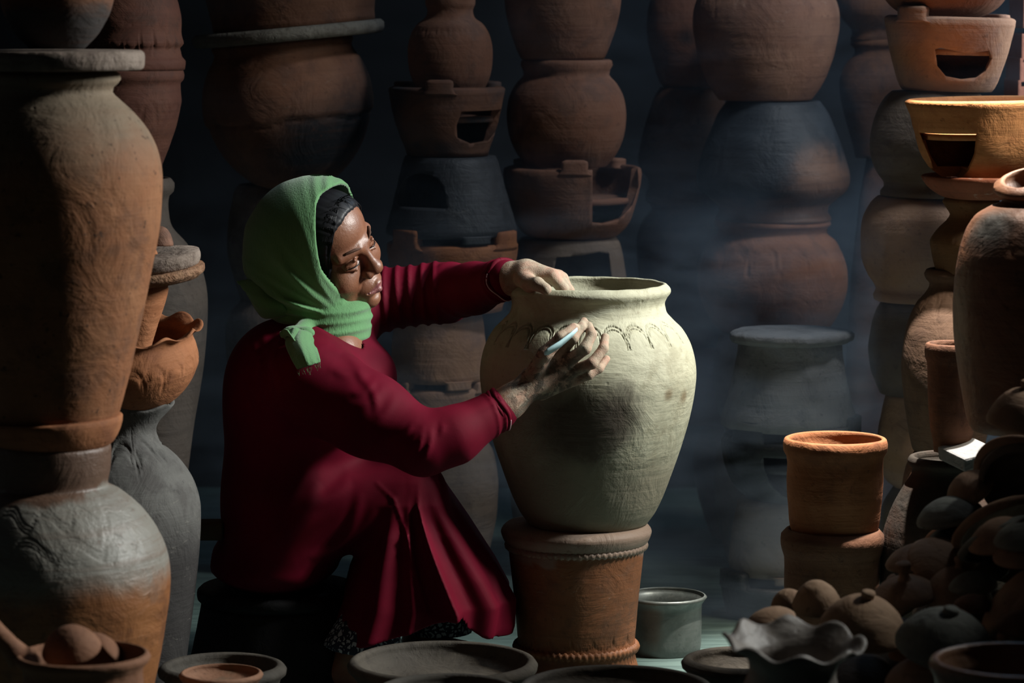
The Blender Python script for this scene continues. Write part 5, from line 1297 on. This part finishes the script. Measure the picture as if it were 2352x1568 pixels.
# cuffs: rolled edge with pale overlock thread
M['thread'] = plain('pale_pink_thread', (0.75, 0.55, 0.58), rough=0.7)
def cuff(c, ax, r, n_, off):
    ax = Vector(ax).normalized(); a = ax.cross(Vector((0, 1, 0))).normalized(); b = ax.cross(a).normalized()
    def ring(rr, ro, sh, mat, name, wob, part, a0=0, a1=2*math.pi):
        bm = bmesh.new(); K = 40; pts = []
        for i in range(K+1):
            t = a0+(a1-a0)*i/K; pts.append(Vector(c)+ax*(sh+wob*math.sin(t*3+off))+(a*math.cos(t)+b*math.sin(t))*(rr+wob*.4*math.sin(t*5))-WL)
        tube_bm(bm, pts, ro, 8, a1-a0 < 6); return bm_obj(name, bm, mat, part, True)
    cf = ring(r, .0052, 0, M['dress'], 'cuff', .003, dress); ring(r*.99, .0046, -.010, M['dress'], 'cuff', .003, dress)
    ring(r+.0045, .0010, .002, M['thread'], 'cuff_thread', .004, cf, off, off+3.6)
cuff(W(1148, 939, 5.743), (WR_R-EL_R), .0370, 0, 2.2)
cuff(W(1160, 640, 5.973), (WR_L-EL_L), .0370, 0, 1.0)

# ---- trousers with printed pattern
def print_mat():
    m, t, bs = nt('printed_navy_cotton'); tc = N(t, 'ShaderNodeTexCoord'); v = tc.outputs['Object']
    nw = N(t, 'ShaderNodeTexNoise'); t.links.new(v, nw.inputs['Vector']); nw.inputs['Scale'].default_value = 60
    ad = t.nodes.new('ShaderNodeVectorMath'); ad.operation = 'MULTIPLY_ADD'; t.links.new(nw.outputs['Color'], ad.inputs[0]); ad.inputs[1].default_value = (.02, .02, .02); t.links.new(v, ad.inputs[2])
    vo = N(t, 'ShaderNodeTexVoronoi', feature='DISTANCE_TO_EDGE'); t.links.new(ad.outputs[0], vo.inputs['Vector']); vo.inputs['Scale'].default_value = 95
    t.links.new(mixc(t, ramp(t, vo.outputs['Distance'], 0.16, 0.20), (0.012, 0.016, 0.035), (0.42, 0.47, 0.50)), bs.inputs['Base Color']); bs.inputs['Roughness'].default_value = 0.8
    return m
M['print'] = print_mat()
TF = Field(np.arange(P(700, 1400, 5.9).x, P(1100, 1400, 5.9).x, .0045), np.arange(5.72, 6.26, .0045), np.arange(.035, P(900, 1150, 5.9).z, .0045))
TF.cap(W(942, 1170, 5.905), W(862, 1400, 5.875), .046, .048, .01); TF.cap(W(862, 1400, 5.875), W(822, 1500, 5.84), .048, .064, .02); TF.cap(W(850, 1470, 5.85), W(866, 1486, 5.82), .048, .046, .03)
TF.cap(W(930, 1170, 6.11), W(1000, 1400, 6.12), .054, .060, .01); TF.cap(W(1000, 1390, 6.12), W(1010, 1432, 6.10), .062, .066, .02)
TF.put(lambda x, y, z: -.004*ridge(np.arctan2(y-5.83, x-P(820, 1480, 5.83).x)*6+z*20, 2), (TF.ax[0][0], 5.72, .04), (TF.ax[0][-1], 5.95, .3), .001, 'disp')
TF.put(lambda x, y, z: (np.where(y < 5.98, P(830, 1502, 5.8).z+.12*(x-P(830, 1500, 5.8).x)*-1.0, P(1000, 1452, 6.1).z))-z, (TF.ax[0][0], 5.70, .0), (TF.ax[0][-1], 6.3, .6), .001, 'int')
V, Q = TF.mesh('trousers'); del TF
trousers = wpart('trousers', V, Q, M['print'])

# ---- scraper in the near hand
bm = bmesh.new(); a, b = W(1250, 812, 5.692), W(1326, 755, 5.722); ax = (b-a).normalized(); sd = Vector((.6, -.1, .8)); sd = (sd-ax*sd.dot(ax)).normalized(); nn = ax.cross(sd)
rows = [(0, .0045), (.10, .0100), (.45, .0095), (.8, .0072), (1.0, .0040)]
vs = []
for t_, hw_ in rows:
    c = a.lerp(b, t_)+nn*(.004*math.sin(t_*3.1)); vs.append([bm.verts.new(c+sd*hw_*s1+nn*.0011*s2) for s1, s2 in ((-1, -1), (1, -1), (1, 1), (-1, 1))])
for i in range(len(vs)-1):
    for k in range(4): bm.faces.new((vs[i][k], vs[i][(k+1) % 4], vs[i+1][(k+1) % 4], vs[i+1][k]))
bm.faces.new(vs[0][::-1]); bm.faces.new(vs[-1]); bmesh.ops.recalc_face_normals(bm, faces=bm.faces[:])
o = bm_obj('scraper', bm, plain('pale_blue_plastic', (0.45, 0.66, 0.70), rough=0.35, spec=0.5, var=0.3), None, True); tag(o, 'pale blue plastic scraper held against the raw jar in the near hand', 'scraper')

# ---- stool
M['blackwood'] = plain('black_painted_wood', (0.008, 0.008, 0.009), rough=0.65, bump=0.4)
sb = Vector((P(640, 1400, 5.97).x, 5.97, 0)); st = empty('low_stool', sb, 'low black drum-shaped stool under the seated woman', 'stool')
zt = P(640, 1345, 5.97).z
link('seat', lathe_mesh('seat', [(.150, zt), (.156, zt-.006), (.156, zt-.022), (.150, zt-.028, 1)], 'solid', .01, 80, None, .004, 9, .006), M['blackwood'], st)
link('drum', lathe_mesh('drum', [(.148, zt-.028), (.152, zt-.05), (.172, .04), (.184, .004), (.184, 0, 1)], 'solid', .01, 80, None, .004, 10, .01), M['blackwood'], st)
p0 = P(484, 1216, 5.9); bm = box_bm(p0.x-sb.x+.0, p0.y-sb.y, p0.z-sb.z, .05, .05, .036, .008, 3)
bk = bm_obj('wooden_block', bm, plain('worn_wood', (0.12, 0.09, 0.065), bump=1.0, bscale=80), None, True); bk.location = sb; tag(bk, 'worn wooden block end sticking out behind the seated woman', 'wood')

# ================================================================== SMOKE drifting low behind the jar, right
def smoke():
    m = bpy.data.materials.new('thin_smoke'); m.use_nodes = True; t = m.node_tree; t.nodes.remove(t.nodes['Principled BSDF'])
    out = t.nodes['Material Output']; tc = N(t, 'ShaderNodeTexCoord'); v = tc.outputs['Object']
    sc = N(t, 'ShaderNodeVolumeScatter'); sc.inputs['Color'].default_value = (0.55, 0.75, 1.0, 1); sc.inputs['Anisotropy'].default_value = 0.1
    mp = N(t, 'ShaderNodeMapping'); mp.inputs['Scale'].default_value = (1.0, 1.0, 2.6); mp.inputs['Rotation'].default_value = (0, 0.25, 0); t.links.new(v, mp.inputs[0])
    n1 = noise(t, mp.outputs[0], 3.0, 3, 0.55, 1.2)
    sep = N(t, 'ShaderNodeSeparateXYZ'); t.links.new(v, sep.inputs[0])
    gx_ = ramp(t, sep.outputs[0], -0.75, 0.35); gz = ramp(t, sep.outputs[2], 0.35, -0.25)
    d = math_(t, 'MULTIPLY', math_(t, 'MULTIPLY', ramp(t, n1, 0.36, 0.66), math_(t, 'ADD', math_(t, 'MULTIPLY', gz, 0.85), 0.08)), math_(t, 'ADD', math_(t, 'MULTIPLY', gx_, 0.9), 0.1))
    d = math_(t, 'MULTIPLY', d, 1.2)
    t.links.new(d, sc.inputs['Density']); t.links.new(sc.outputs[0], out.inputs['Volume']); return m
o = bm_obj('smoke', box_bm(0, 0, 0, 2.2, 1.55, 1.35, 0), smoke()); o.location = (0.38, 7.10, 0.70)
tag(o, 'thin bluish smoke hanging between the stacks at the back right', 'smoke', None, 'stuff')
